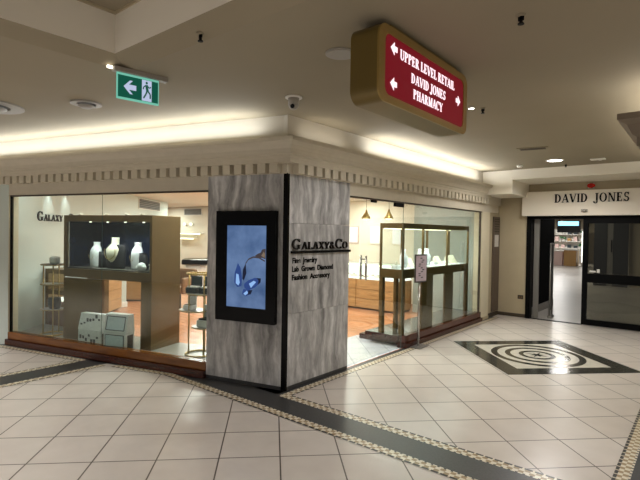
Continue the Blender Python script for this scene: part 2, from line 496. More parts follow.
def plain_text(parent, txt, x0, z0, h, width, m, y, depth=.004, name='text_line'):
    cu = bpy.data.curves.new('t', 'FONT'); cu.body = txt; cu.size = 1; cu.extrude = .02; cu.offset = .03
    tmp = bpy.data.objects.new('t', cu); COL.objects.link(tmp)
    dg = bpy.context.evaluated_depsgraph_get()
    me = bpy.data.meshes.new_from_object(tmp.evaluated_get(dg))
    bpy.data.objects.remove(tmp)
    xs = [v.co.x for v in me.vertices]
    zcap = .7
    mnx, mxx = min(xs), max(xs)
    for v in me.vertices:
        a, b_, c = v.co
        v.co = (x0 + (a - mnx) / (mxx - mnx) * width, y - depth * (.5 + c / .04), z0 + b_ / zcap * h)
    me.materials.clear(); me.materials.append(M[m])
    o = bpy.data.objects.new(name, me); COL.objects.link(o); o.parent = parent
    return o

# ================================================================== SETTING
CE = 2.85
# ---- floor: tiles, granite bands, mosaic borders
b = B()
b.uv = b.bm.loops.layers.uv.new('UVMap')
b.face([(-12, -9, 0), (9, -9, 0), (9, -.28, 0), (-12, -.28, 0)], 'tile_a')
b.face([(-.35, -.28, 0), (9, -.28, 0), (9, 6.5, 0), (-.35, 6.5, 0)], 'tile_b')
z1 = .0015
# black granite band past the pillar, margin along both shop fronts
def pt(u, v): p = LW(u, v); return (p.x, p.y)
bend = (-1.50, -.42)
b.face([(-1.55, -.42, z1), (2.98, -.42, z1), (2.98, -.12, z1), (0, -.12, z1), (0, .05, z1), (-1.5, .05, z1)], 'black_stone')
b.face([(0, -.12, z1), (.055, -.12, z1), (.055, 6.1, z1), (-.3, 6.1, z1), (-.3, -.12, z1)], 'black_stone')
pA, pB, pC, pD = pt(9, -.09), pt(1.3, -.08), pt(1.3, .3), pt(9, .3)
b.face([(*pA, z1), (*pB, z1), (*pC, z1), (*pD, z1)], 'black_stone')
b.face([(-2.66, -9, z1), (-2.32, -9, z1), (-2.32, -.6, z1), (-2.66, -.6, z1)], 'black_stone')
# right side: black margin of the facing shop
b.face([(2.98, -.12, z1), (9, -.12, z1), (9, -.42, z1), (2.98, -.42, z1)], 'black_stone')
b.face([(2.98, -.12, z1), (3.4, -.12, z1), (3.4, 6, z1), (2.98, 6, z1)], 'black_stone')
z2 = .003
# mosaic borders (v=0 is the outer, dark-dashed side)
b.strip((.145, -.04), (2.88, -.04), (0, -1), .1, z2, 'mosaic', -.1, .1)
b.strip((.145, -.04), (.145, 6.1), (-1, 0), .1, z2, 'mosaic', -.1, 0)
b.strip((2.88, -.04), (2.88, 6.1), (1, 0), .1, z2, 'mosaic', -.1, 0)
b.strip((-1.40, -.52), (9, -.52), (0, 1), .1, z2, 'mosaic', -.02, 0)
q0, q1 = pt(2.27, -.165), pt(1.47, -.145)
nL = (-.2647, .9643)
b.strip(q0, (-1.40, -.52), nL, .095, z2, 'mosaic', 0, -.0)
q2, q3 = pt(9, -.175), pt(2.80, -.17)
b.strip(q2, q3, nL, .095, z2, 'mosaic')
b.strip((-2.235, -9), (-2.235, q0[1] - .02), (-1, 0), .09, z2, 'mosaic')
b.strip((-2.735, -9), (-2.735, q3[1] - .02), (1, 0), .09, z2, 'mosaic')
floor = b.build('floor')
struct(floor, 'pale tiled mall floor with black bands and mosaic borders')

# ---- floor medallion
mc = (1.555, 3.42)
me = empty('floor_medallion', 'diamond shaped marble inlay with concentric rings in the tiled floor before the glass sliding doors', 'floor inlay', (mc[0], mc[1], 0))
def diamond(r): return [(r, 0), (0, r), (-r, 0), (0, -r)]
def ringpoly(bb, r0, r1, z0, z1_, m, n=64, a0=0, a1=2 * PI):
    for i in range(n):
        t0, t1 = a0 + (a1 - a0) * i / n, a0 + (a1 - a0) * (i + 1) / n
        bb.prism([(r0 * math.cos(t0), r0 * math.sin(t0)), (r1 * math.cos(t0), r1 * math.sin(t0)), (r1 * math.cos(t1), r1 * math.sin(t1)), (r0 * math.cos(t1), r0 * math.sin(t1))], 'z', z0, z1_, m)
bb = B(); bb.prism(diamond(1.22), 'z', 0.0005, .003, 'dark_inlay'); bb.build('border', me)
bb = B(); bb.prism(diamond(.885), 'z', .003, .004, 'white_inlay'); bb.build('field', me)
for r0, r1 in ((.515, .6), (.345, .415), (.175, .235)):
    bb = B(); ringpoly(bb, r0, r1, .004, .005, 'dark_inlay'); bb.build('ring', me)
bb = B()
for k in range(8):
    a = k * PI / 4; L = .155 if k % 2 == 0 else .10
    bb.prism([(0, 0), (.035 * math.cos(a - .6), .035 * math.sin(a - .6)), (L * math.cos(a), L * math.sin(a)), (.035 * math.cos(a + .6), .035 * math.sin(a + .6))], 'z', .004, .005, 'dark_inlay')
bb.build('star', me)

# ---- ceiling with recessed well
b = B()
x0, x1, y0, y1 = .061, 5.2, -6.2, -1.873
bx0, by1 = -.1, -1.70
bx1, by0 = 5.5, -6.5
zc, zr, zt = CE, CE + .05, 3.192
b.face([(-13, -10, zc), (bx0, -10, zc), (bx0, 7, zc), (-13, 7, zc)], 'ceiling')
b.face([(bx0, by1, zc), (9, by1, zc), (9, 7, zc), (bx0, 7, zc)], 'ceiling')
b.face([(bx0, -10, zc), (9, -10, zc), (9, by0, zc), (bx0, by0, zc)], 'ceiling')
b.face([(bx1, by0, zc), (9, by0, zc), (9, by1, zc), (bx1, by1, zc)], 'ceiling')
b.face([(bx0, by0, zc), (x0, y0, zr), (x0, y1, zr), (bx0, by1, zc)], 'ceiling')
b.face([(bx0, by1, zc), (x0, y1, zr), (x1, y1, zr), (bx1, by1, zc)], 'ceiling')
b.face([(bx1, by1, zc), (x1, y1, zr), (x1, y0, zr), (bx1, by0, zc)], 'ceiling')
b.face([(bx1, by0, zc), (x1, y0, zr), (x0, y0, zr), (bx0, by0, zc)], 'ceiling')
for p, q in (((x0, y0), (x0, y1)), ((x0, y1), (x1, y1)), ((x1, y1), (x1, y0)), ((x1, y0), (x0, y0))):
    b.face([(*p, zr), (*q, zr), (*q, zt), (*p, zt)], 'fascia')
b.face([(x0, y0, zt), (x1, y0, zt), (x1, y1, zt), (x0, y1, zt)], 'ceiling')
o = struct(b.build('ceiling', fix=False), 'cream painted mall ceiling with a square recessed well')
b = B()   # thin dark trim at the top of the well
tz = zt - .02
b.box(x0 + .001, x0 + .012, y0, y1, tz, zt - .001, 'beige'); b.box(x0, x1, y1 - .012, y1 - .001, tz, zt - .001, 'beige')
struct(b.build('trim_1'))

# ---- pillar clad in grey marble, black corner strip
pil = empty('marble_pillar', 'grey veined marble pillar at the shop corner carrying the screen and the shop name', 'pillar', (0, 0, 0))
cl = .047
Lc = LW(cl, 0); L1 = LW(1.0, 0); L1b = LW(1.0, .22)
b = B()
b.prism([(L1.x, L1.y), (Lc.x, Lc.y), (-.02, .03), (-.22, .3), (L1b.x, L1b.y)], 'z', .042, 2.26, 'marble')
b.build('marble_facing', pil)
for k, (za, zb) in enumerate(((.042, .792), (.795, 1.742), (1.745, 2.26))):
    b = B(); dz = (0, 3.1, 6.7)[k]          # each slab is cut from another stone: own origin, own veins
    b.prism([(0, .025), (0, 1.092), (-.22, 1.092), (-.22, .3), (-.02, .03)], 'z', za - dz, zb - dz, 'marble')
    b.build('marble_facing', pil, (0, 0, dz))
b = B()
e1 = LW(1.0, -.001)
b.prism([(L1.x, L1.y), (Lc.x, Lc.y), (0, .025), (0, 1.092), (-.2, 1.092), (-.22, .3), (L1b.x, L1b.y)], 'z', .003, .041, 'black_stone')
b.build('plinth', pil)
b = B()
cc = LW(cl, -.004)
b.prism([(cc.x, cc.y), (.004, -.006), (.006, .024), (-.019, .029)], 'z', .003, 2.258, 'black_gloss')
b.build('corner_strip', pil)

# ---- wall above the fronts: frieze, cornice with dentils, fascia
def front_trim(name, outline_pts, label):
    pass
def offset_corner(off, z):
    """point of the 106 degree outer corner at a given offset from both faces"""
    k = off / math.cos(R(37.3))
    a = R(-90 + 0) ; ang = math.atan2(-.9643, .2647)  # L outward normal
    mid = (ang + 0) / 2
    return Vector((k * math.cos(mid), k * math.sin(mid), z))
prof = [(.0, 2.252), (.006, 2.252), (.006, 2.352), (.092, 2.356), (.092, 2.398), (.098, 2.404), (.098, 2.43), (.116, 2.44), (.116, 2.455),
        (.122, 2.49), (.145, 2.525), (.18, 2.55), (.198, 2.556), (.2, 2.59), (.18, 2.6), (.0, 2.58)]
def cornice_run(end_fn, L_side):
    b = B(); k = b.mi('cornice')
    n = len(prof)
    A = [b.bm.verts.new(offset_corner(o, z)) for o, z in prof]
    E = [b.bm.verts.new(end_fn(o, z)) for o, z in prof]
    for i in range(n - 1):
        b.bm.faces.new((A[i], A[i + 1], E[i + 1], E[i]))
    b.bm.faces.new(E)
    for i in range(n - 1):
        b.bm.faces[-1] if False else None
    return b
bL = cornice_run(lambda o, z: LW(9, -o, z), True)
for i in range(62):      # dentil blocks, left run
    u0 = .075 + i * .145
    P = [LW(u0, -.0), LW(u0 + .095, -.0), LW(u0 + .095, -.088), LW(u0, -.088)]
    bL.prism([(p.x, p.y) for p in P], 'z', 2.254, 2.354, 'cornice')
o = bL.build('trim_2'); struct(o, 'cream cornice with dentils above the left shop window')
bR = cornice_run(lambda o, z: Vector((o, 5.62, z)), False)
for i in range(38):
    yy = .065 + i * .145
    bR.box(.0, .088, yy, yy + .095, 2.254, 2.354, 'cornice')
o = bR.build('trim_3'); struct(o, 'cream cornice with dentils above the right shop front')
# frieze and fascia walls
b = B()
fr = [LW(9, 0), LW(1.0, 0), LW(1.0, .12), LW(9, .12)]
b.prism([(p.x, p.y) for p in fr], 'z', 2.105, 2.262, 'cornice')
fr = [LW(9, -.005), LW(-.0, -.005), Vector((-.12, .1, 0)), LW(9, .15)]
b.prism([(p.x, p.y) for p in fr], 'z', 2.262, CE, 'fascia_cove')
fr = [LW(9, 0), LW(4.43, 0), LW(4.43, .14), LW(9, .14)]
b.prism([(p.x, p.y) for p in fr], 'z', 0, 2.105, 'cream')
struct(b.build('wall_left'), 'cream wall left of and above the shop window')
b = B()
b.box(-.12, 0, 1.092, 6.3, 2.105, 2.262, 'cornice')
b.box(-.12, .005, -.02, 6.45, 2.262, CE, 'fascia_cove')
b.box(-.16, 0, 5.43, 5.83, 0, 2.105, 'cream')
b.box(-.16, -.03, 5.83, 6.45, 0, 2.262, 'beige')
struct(b.build('wall_right'), 'cream pilaster and wall above the right shop front')
b = B()
b.box(-.03, .012, 5.425, 5.835, 0, .06, 'beige')
b.box(-.03, -.012, 5.84, 6.44, 0, .08, 'dark_slot')
struct(b.build('baseboard_right'))

# ---- end wall with the department store entrance
YD = 6.45
b = B()
b.box(-.03, .545, YD, YD + .12, 0, 2.9, 'beige')
b.box(.545, 8, YD + .0, YD + .12, 2.09, 2.9, 'beige')
struct(b.build('wall_back'), 'beige end wall around the department store entrance')
b = B()
b.box(-.03, .545, YD - .012, YD, 0, .07, 'dark_slot')
struct(b.build('baseboard_back'))
b = B()
b.box(.0, .56, 5.39, YD - .02, 2.42, CE, 'fascia')           # low bulkhead block
b.box(.56, 8, 5.36, YD, 2.675, CE, 'fascia')
struct(b.build('wall_bulkhead'), 'cream ceiling bulkhead in front of the store entrance')
b = B()
b.box(.47, 8, 6.29, YD, 2.045, 2.515, 'offwhite', .004)
lint = struct(b.build('wall_lintel'), 'off white lintel over the department store entrance')
b = B()
b.box(.54, .625, 6.40, 6.56, 0, 2.045, 'black_metal')
b.box(.54, 8, 6.40, 6.56, 1.985, 2.047, 'black_metal')
b.box(.62, 1.55, 6.42, 6.52, 0, .006, 'black_metal')
struct(b.build('trim_4'), 'black frame of the store entrance')
b = B()
b.box(.635, .73, 6.58, 6.64, .0, 2.0, 'grey_metal')
struct(b.build('trim_5'))

# ================================================================== DEPARTMENT STORE
d2 = empty('door_1', 'black framed glass sliding door standing half open at the department store entrance', 'door', (1.55, 6.38, 0))
def part(f, name, parent, **k):
    bb = B(); f(bb); return bb.build(name, parent, **k)
part(lambda q: (q.box(.0, .085, -.03, .03, .02, 1.985, 'black_metal'), q.box(.085, 2.2, -.03, .03, 1.90, 1.985, 'black_metal'),
                q.box(.085, 2.2, -.03, .03, .02, .125, 'black_metal'), q.box(.085, 2.2, -.03, .03, .81, .975, 'black_metal'),
                q.box(2.2, 2.28, -.03, .03, .02, 1.985, 'black_metal')), 'door_frame', d2)
part(lambda q: q.box(.085, 2.2, -.006, .006, .975, 1.9, 'glass_dark'), 'glass_pane', d2)
part(lambda q: q.box(.085, 2.2, -.006, .006, .125, .81, 'glass_dark'), 'glass_pane', d2)
part(lambda q: (q.box(.12, .22, -.012, -.007, 1.0, 1.03, 'paper'), q.box(.235, .285, -.012, -.007, .995, 1.06, 'paper')), 'sticker', d2)
d2['kind'] = 'structure'
# interior shell of the store
b = B(); b.box(-9, 9, YD + .12, 30, -.08, -.001, 'store_floor'); b.box(.545, 9, YD, YD + .12, -.08, -.001, 'store_floor')
struct(b.build('floor_store'), 'polished pale floor of the department store')
b = B(); b.box(-9, 9, YD + .12, 30, 2.75, 2.85, 'ceiling')
struct(b.build('ceiling_store'))
b = B()
b.box(-9, 9, 30, 30.1, 0, 2.75, 'store_wall'); b.box(-9.1, -9, 6.6, 30, 0, 2.75, 'store_wall'); b.box(9, 9.1, 6.6, 30, 0, 2.75, 'store_wall')
struct(b.build('wall_store'))
# return wall left of the opening: dark panel on a pale skirting
b = B(); b.box(.45, .52, 6.65, 8.7, .16, 2.75, 'black_matt'); b.box(.45, .53, 6.65, 8.7, 0, .16, 'grey_metal')
struct(b.build('wall_return'), 'dark return wall with pale skirting inside the store entrance')
# security pedestal
pe = empty('security_pedestal', 'slim grey anti-theft pedestal just inside the open store entrance', 'security gate', (.91, 6.85, 0))
part(lambda q: q.box(-.035, .035, -.12, .12, 0, .05, 'grey_metal', .006), 'base', pe)
part(lambda q: (q.cyl((0, -.09, .05), (0, -.09, 1.5), .016, 'grey_metal'), q.cyl((0, .09, .05), (0, .09, 1.5), .016, 'grey_metal'),
                q.cyl((0, -.09, 1.5), (0, .09, 1.5), .016, 'grey_metal')), 'frame', pe)
part(lambda q: q.box(-.008, .008, -.08, .08, .16, 1.48, 'charcoal'), 'panel', pe)
# dark divider panels and beige wall seen through the sliding glass
dv = empty('divider_screen', 'row of tall charcoal panels with a steel post seen through the sliding glass', 'partition', (0, 15, 0))
part(lambda q: q.box(.33, .72, -.05, .05, 0.0, 2.6, 'charcoal'), 'panel', dv)
part(lambda q: q.box(.89, 1.32, -.05, .05, 0.0, 2.6, 'charcoal'), 'panel', dv)
part(lambda q: q.box(.72, .89, -.03, .03, 0, 2.6, 'grey_metal'), 'post', dv)
part(lambda q: q.box(.83, .87, -.09, -.05, 1.15, 1.56, 'black_metal'), 'handle', dv)
b = B(); b.box(1.33, 9, 15.1, 15.2, 0, 2.75, 'store_wall')
struct(b.build('wall_divider'))
# far counters and displays
def far_counter(x, y, w, h, top, body, label, d=.7):
    t = empty('shop_counter', label, 'counter', (x, y, 0))
    part(lambda q: q.box(-w / 2, w / 2, -d / 2, d / 2, 0.0, h, body, .01), 'body', t)
    part(lambda q: q.box(-w / 2 - .04, w / 2 + .04, -d / 2 - .04, d / 2 + .04, h, h + .06, top, .01), 'countertop', t)
    return t
far_counter(-2.62, 26.2, .62, .88, 'white_plastic', 'tan_box', 'tan cabinet with a white top far inside the store')
far_counter(-3.28, 26.4, .45, .80, 'white_plastic', 'skin_pink', 'pale pink counter left of the tan cabinet far inside the store')
far_counter(-3.75, 25.9, .34, .92, 'white_plastic', 'white_plastic', 'white counter at the left edge of the far store view')
t = empty('light_column', 'tall white lit column right of the tan cabinet far inside the store', 'column', (-2.12, 26.6, 0))
part(lambda q: q.box(-.07, .07, -.07, .07, 0, .2, 'white_plastic'), 'base', t)
part(lambda q: q.box(-.06, .06, -.06, .06, .2, 1.95, 'glow_white'), 'lit_shaft', t)
sh = empty('display_shelf', 'white shelf unit holding goods and greenery far inside the store', 'shelf', (-3.3, 29.0, 0))
part(lambda q: (q.box(-.9, .9, .2, .25, 0, 2.1, 'white_plastic'), q.box(-.92, -.88, -.2, .2, 0, 2.1, 'white_plastic'), q.box(.88, .92, -.2, .2, 0, 2.1, 'white_plastic')), 'frame', sh)
for k in range(4):
    part(lambda q: q.box(-.88, .88, -.2, .2, .5 + k * .42, .53 + k * .42, 'white_plastic'), 'shelf_board', sh)
rnd = random.Random(3)
mats = ['green_leaf', 'skin_pink', 'tan_box', 'white_plastic', 'teal_dark', 'green_leaf']
names = ['potted_plant', 'gift_box', 'storage_box', 'vase', 'dark_bag', 'potted_plant']
for k in range(3):
    for i in range(5):
        x = -3.3 - .7 + i * .35; zz = .9535 + k * .42
        j = rnd.randrange(6)
        q = B()
        if j in (0, 5):
            q.loft([(0, 0, 0, .05, .05), (0, 0, .1, .07, .07)], 'white_plastic', 12)
            for n in range(14):
                a, l = rnd.random() * 6.3, .09 + rnd.random() * .06
                p = Vector((math.cos(a) * l, math.sin(a) * l, .12 + rnd.random() * .14))
                q.sphere(p, .05, 'green_leaf', (1, .6, .7), 8)
        elif j == 3:
            q.loft([(0, 0, 0, .05, .05), (0, 0, .1, .09, .09), (0, 0, .2, .05, .05), (0, 0, .26, .06, .06)], 'white_plastic', 14)
        else:
            q.box(-.1, .1, -.08, .08, 0, .14 + rnd.random() * .14, mats[j], .01)
        q.build(names[j], None, (x, 28.93, zz), tags=('small %s on the %s shelf far inside the store, %s from the left' % (names[j].replace('_', ' '), ('lowest', 'middle', 'upper')[k], ('first', 'second', 'third', 'fourth', 'fifth')[i]), {'potted_plant': 'plant', 'vase': 'vase', 'dark_bag': 'bag'}.get(names[j], 'box'), 'goods on the far store shelf'))
bs = empty('blue_sign', 'lit pale blue overhead sign far inside the store', 'sign', (-2.87, 26.6, 2.2))
part(lambda q: q.box(-.6, .6, -.06, .06, -.32, .34, 'charcoal', .01), 'case', bs)
part(lambda q: q.box(-.55, .52, -.07, -.06, .08, .32, 'blue_sign'), 'lit_panel', bs)
for hx in (-.5, .5): part(lambda q: q.cyl((hx, 0, .33), (hx, 0, .55), .012, 'black_metal'), 'hanger', bs)

t = empty('downlight', 'round downlight in the store ceiling behind the lintel, mirrored in the floor medallion', 'ceiling light', (-.3, 13.8, 2.749))
part(lambda q: q.cyl((0, 0, -.012), (0, 0, 0), .17, 'white_plastic', seg=28), 'ring', t)
part(lambda q: q.cyl((0, 0, -.018), (0, 0, -.012), .15, 'lamp_store', seg=28), 'lens', t)
# lettering on the lintel
dj = empty('store_sign', 'black serif store name lettering on the off white lintel', 'sign', (0, 6.288, 0))
serif_letters(dj, 'DAVID  JONES', 1.065, 2.275, 2.292, .158, 0, .018, 'letter_black', T=.2)
t = empty('alarm_light', 'red dome alarm light above the store lettering', 'alarm light', (1.655, 6.43, 2.60))
part(lambda q: q.box(-.055, .055, -.01, .02, -.05, .05, 'white_plastic', .005), 'mount', t)
part(lambda q: q.sphere((0, -.03, 0), .058, 'red_plastic', (1.15, .8, .8)), 'lens', t)
t = empty('motion_sensor', 'small silver dome motion sensor under the store lettering', 'sensor', (1.575, 6.287, 2.13))
part(lambda q: q.box(-.055, .055, -.012, .0, -.025, .03, 'grey_plastic', .005), 'base', t)
part(lambda q: q.sphere((0, -.015, 0), .05, 'chrome', (1.05, .8, .65)), 'dome', t)
t = empty('wall_socket', 'dark power socket low on the beige wall left of the store door', 'socket', (.435, 6.446, .41))
part(lambda q: q.box(-.055, .055, -.008, .004, -.04, .04, 'dark_slot', .004), 'plate', t)
part(lambda q: (q.box(-.03, -.005, -.011, -.008, -.015, .012, 'bronze'), q.box(.012, .034, -.011, -.008, -.015, .012, 'bronze')), 'outlet', t)
# brown directory panel with a paper notice
t = empty('directory_panel', 'tall brown panel with dark listing on the recessed wall beside the store door', 'directory board', (-.03, 6.6, 0))
t.location = (-.028, 6.05, 0); t.rotation_euler = (0, 0, RROT)
part(lambda q: q.box(.02, .37, -.03, .0, .1, 2.03, 'brown_panel', .004), 'board', t)
part(lambda q: [q.box(.06, .33, -.034, -.03, 1.97 - i * .05, 1.99 - i * .05, 'dark_slot') for i in range(6)], 'listing', t)
t = B(); t.box(.07, .29, -.004, 0, 1.42, 1.66, 'paper'); t.build('paper_notice', None, (.003, 6.05, 0), RROT, ('pale paper notice on the brown directory panel', 'notice'))

# ================================================================== LEFT SHOP WINDOW
def LB(): return B()
def lplace(o, u, v, z=0): o.location = LW(u, v, z); o.rotation_euler = (0, 0, LROT); return o
b = B(); b.box(-4.43, -1.0, -.01, .09, .083, .178, 'wood_base', .006); b.box(-4.43, -1.0, -.05, .12, 0.004, .083, 'wood_step', .004)
struct(b.build('trim_6', None, (0, 0, 0), LROT), 'polished two step timber base under the left shop window')
b = B(); b.box(-4.95, -1.0, .12, .8, 0.004, .12, 'plat')
struct(b.build('trim_7', None, (0, 0, 0), LROT), 'grey platform inside the left shop window')
w1 = B()
w1.box(-4.418, -1.005, .03, .042, .178, 2.1, 'glass')
w1 = w1.build('window_1', None, (0, 0, 0), LROT); struct(w1, 'frameless glass of the left shop window')
part(lambda q: q.box(-2.6525, -2.6475, .027, .0295, .178, 2.1, 'glass_edge'), 'window_joint', w1)
part(lambda q: (q.box(-4.43, -4.418, .02, .06, .178, 2.105, 'black_metal'), q.box(-4.43, -1.0, .02, .06, 2.085, 2.105, 'dark_slot')), 'window_frame', w1)

# white side wall of the shop with the second name sign
WR = R(131)
W0 = Vector((-4.27, -1.175, 0))
wdir = Vector((math.cos(WR), math.sin(WR), 0))
b = B(); b.box(0, 7.65, 0, .12, 0, 2.6, 'shop_white')
ws = struct(b.build('wall_side', None, W0, WR), 'white side wall inside the jewellery shop')
# (wall local +x runs inwards along the wall, its visible face is local y = 0)
# visible face: camera is on the local -y side
sg = empty('shop_sign', 'dark serif shop name lettering on the white wall inside the left window', 'sign', W0, WR)
serif_letters(sg, 'Galaxy &Co', .70, 1.95, 1.765, .148, -.001, .015, 'letter_bronze', .72, T=.22)
def wall_lamp(s, label):
    p = W0 + wdir * s + Vector((wdir.y, -wdir.x, 0)) * .12
    t = empty('downlight', label, 'ceiling light', (p.x, p.y, 2.46), 0, 'wall washers over the inner sign')
    part(lambda q: q.cyl((0, 0, -.02), (0, 0, .0), .045, 'white_plastic'), 'ring', t)
    part(lambda q: q.cyl((0, 0, -.023), (0, 0, -.018), .033, 'lamp_white'), 'lens', t)
    return p
wash = [wall_lamp(1.02, 'small wall washer downlight above the G of the inner shop sign'), wall_lamp(1.56, 'small wall washer downlight above the right end of the inner shop sign')]
# air vents
def vent(name, parent_loc, rz, w, h, label):
    t = empty(name, label, 'air vent', parent_loc, rz, 'shop air vents')
    part(lambda q: (q.box(-w / 2, w / 2, -.015, 0, h / 2 - .02, h / 2, 'white_plastic'), q.box(-w / 2, w / 2, -.015, 0, -h / 2, -h / 2 + .02, 'white_plastic'),
                    q.box(-w / 2, -w / 2 + .03, -.015, 0, -h / 2, h / 2, 'white_plastic'), q.box(w / 2 - .03, w / 2, -.015, 0, -h / 2, h / 2, 'white_plastic')), 'frame', t)
    part(lambda q: q.box(-w / 2 + .03, w / 2 - .03, -.006, 0, -h / 2 + .02, h / 2 - .02, 'dark_grey'), 'backing', t)
    for i in range(5):
        zz = -h / 2 + .045 + i * (h - .09) / 4
        part(lambda q: q.prism([(-.014, zz - .008), (-.011, zz - .008), (-.004, zz + .008), (-.007, zz + .008)], 'x', -w / 2 + .03, w / 2 - .03, 'grey_plastic'), 'louvre', t)
p = W0 + wdir * 6.0 + Vector((wdir.y, -wdir.x, 0)) * .004
vent('air_vent', (p.x, p.y, 2.31), WR, 1.75, .27, 'long slatted air vent high on the white wall above the left display cabinet')

# interior shell of the shop
b = B()
b.face([(-15, -3.9, .002), (-.02, .1, .002), (-.02, 6.45, .002), (-15, 6.45, .002)], 'wood_floor')
b.face([(-1.0, 1.0, .004), (-.03, 1.0, .004), (-.03, 2.75, .004), (-1.0, 2.75, .004)], 'entry_glare')  # glare patch painted over the timber
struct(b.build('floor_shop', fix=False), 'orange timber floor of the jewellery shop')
b = B(); b.face([(-15, -4.0, 2.48), (-.05, .12, 2.48), (-.05, 6.45, 2.48), (-15, 6.45, 2.48)], 'shop_ceiling')
struct(b.build('ceiling_shop', fix=False))
b = B(); b.box(-15, -.16, 6.45, 6.55, 0, 2.6, 'shop_cream'); b.box(-15.1, -15, -4, 6.5, 0, 2.6, 'shop_cream')
struct(b.build('wall_shop'), 'cream back wall of the jewellery shop')
vent('air_vent', (-10.6, 6.446, 2.30), 0, 1.05, .24, 'smaller slatted air vent on the cream back wall right of the display cabinet')
# cased column deep in the shop
t = empty('display_column', 'slim white display column deep in the shop seen through the left display cabinet', 'pedestal', (-6.3, 1.5, 0))
part(lambda q: q.box(-.12, .12, -.12, .12, 0.004, .98, 'shop_white'), 'shaft', t)
part(lambda q: q.box(-.14, .14, -.14, .14, 0.004, .12, 'white_plastic', .01), 'base', t)
# timber counter behind
def timber_counter(x, y, rz, L, label, lit=True, nd=3, dp=.6):
    t = empty('display_counter', label, 'counter', (x, y, 0), rz, None)
    part(lambda q: q.box(0, L, 0, dp, .04, .66, 'wood_light'), 'carcass', t)
    part(lambda q: q.box(.01, L - .01, .05, dp - .05, 0.004, .04, 'dark_slot'), 'plinth', t)
    n = max(1, round(L / 1.0))
    for i in range(n):
        for k in range(nd):
            hh = .6 / nd
            part(lambda q: q.box(i * L / n + .006, (i + 1) * L / n - .006, -.018, 0, .05 + k * hh, .05 + (k + 1) * hh - .012, 'wood_light', .003), 'drawer', t)
    if lit:
        part(lambda q: q.box(0, L, 0, .6, .66, .68, 'glow_white'), 'display_tray', t)  # tray glows by itself to look lit
        part(lambda q: (q.box(0, L, 0, .008, .68, .985, 'glass_case'), q.box(0, L, .592, .6, .68, .985, 'glass_case'), q.box(0, L, 0, .6, .985, .997, 'glass_case')), 'glass_top', t)
        part(lambda q: q.box(0, L, .008, .025, .955, .98, 'led_strip'), 'light_strip', t)
        part(lambda q: q.box(.01, L - .01, .57, .588, .68, .98, 'glow_white'), 'back_lining', t)
    return t
timber_counter(-4.6, 4.95, 0, 3.05, 'light oak drawer counter with lit glass top behind the glass door')
# jewellery on the lit counter
for i in range(8):
    q = B(); q.box(-.06, .06, -.05, .05, 0, .035, ['cream_satin', 'white_satin'][i % 2], .008); q.torus((0, 0, .05), .022, .006, 'brass', 16, 6)
    q.build('ring_tray', None, (-3.15 + i * .16, 5.22 + .04 * (i % 2), .681), tags=('small jewellery tray in the lit oak counter behind the glass door, %s from the left' % ('first', 'second', 'third', 'fourth', 'fifth', 'sixth', 'seventh', 'eighth')[i], 'jewellery tray', 'trays in the lit counter'))
nW = Vector((wdir.y, -wdir.x, 0))
for s0, L_, d_, lb in ((1.95, 1.15, .36, 'plain oak drawer counter along the white wall left of the white column'), (4.2, 2.0, .5, 'oak drawer counter along the white wall beyond the white column')):
    p = W0 + wdir * s0 + nW * (d_ + .02)
    timber_counter(p.x, p.y, WR, L_, lb, False, 3, d_)
# picture panels
for i, (x0, x1) in enumerate(((-3.93, -3.56), (-3.21, -2.9), (-2.58, -2.3))):
    t = empty('wall_picture', ('pinkish white framed panel on the shop wall nearest the marble pillar', 'middle pale framed panel on the shop wall behind the glass door', 'pale framed panel on the shop wall seen through the right display cabinet')[i], 'picture', ((x0 + x1) / 2, 6.446, 1.61), 0, 'framed panels on the shop back wall')
    w = (x1 - x0) / 2
    part(lambda q: q.box(-w, w, -.02, 0, -.225, .225, 'skin_pink' if i == 0 else 'offwhite', .004), 'frame', t)
    part(lambda q: q.box(-w + .025, w - .025, -.024, -.02, -.2, .2, 'white_satin'), 'print', t)
# pendants
for i, x in enumerate((-2.31, -1.75)):
    t = empty('pendant_lamp', ('gold cone pendant lamp left of the pair behind the glass door', 'gold cone pendant lamp right of the pair behind the glass door')[i], 'lamp', (x, 4.9, 1.98), 0, 'pendant lamps over the oak counter')
    part(lambda q: q.cyl((0, 0, .15), (0, 0, .5), .004, 'dark_slot'), 'cord', t)
    part(lambda q: q.loft([(0, 0, -.02, .095, .095), (0, 0, .02, .085, .085), (0, 0, .1, .035, .035), (0, 0, .17, .018, .018)], 'brass', 20), 'lamp_shade', t)
    part(lambda q: q.sphere((0, 0, -.022), .07, 'lamp_warm', (1, 1, .35)), 'bulb', t)
# back of shop, right of left cabinet : light strips, monitor desk, chair
t = empty('lit_shelf', 'pair of bright light strips under shelves on the cream back wall', 'shelf', (-10.7, 6.44, 1.52))
part(lambda q: q.box(-.6, .75, -.22, 0, .03, .06, 'white_plastic'), 'shelf_board', t)
part(lambda q: q.box(-.6, .75, -.2, -.16, 0, .03, 'led_strip'), 'light_strip', t)
part(lambda q: q.box(-.6, .38, -.22, 0, -.14, -.11, 'white_plastic'), 'shelf_board', t)
part(lambda q: q.box(-.6, .38, -.2, -.16, -.17, -.14, 'led_strip'), 'light_strip', t)
for i, x in enumerate((-11.0, -10.62)):
    t = empty('wall_light', ('left small spot lamp on the cream back wall above the lit shelves', 'right small spot lamp on the cream back wall above the lit shelves')[i], 'lamp', (x, 6.446, 1.87), 0, 'spot lamps on the back wall')
    part(lambda q: q.box(-.06, .06, -.05, 0, -.04, .04, 'white_plastic', .008), 'mount', t)
    part(lambda q: q.sphere((0, -.07, 0), .065, 'lamp_warm', (1, .6, .8)), 'bulb', t)

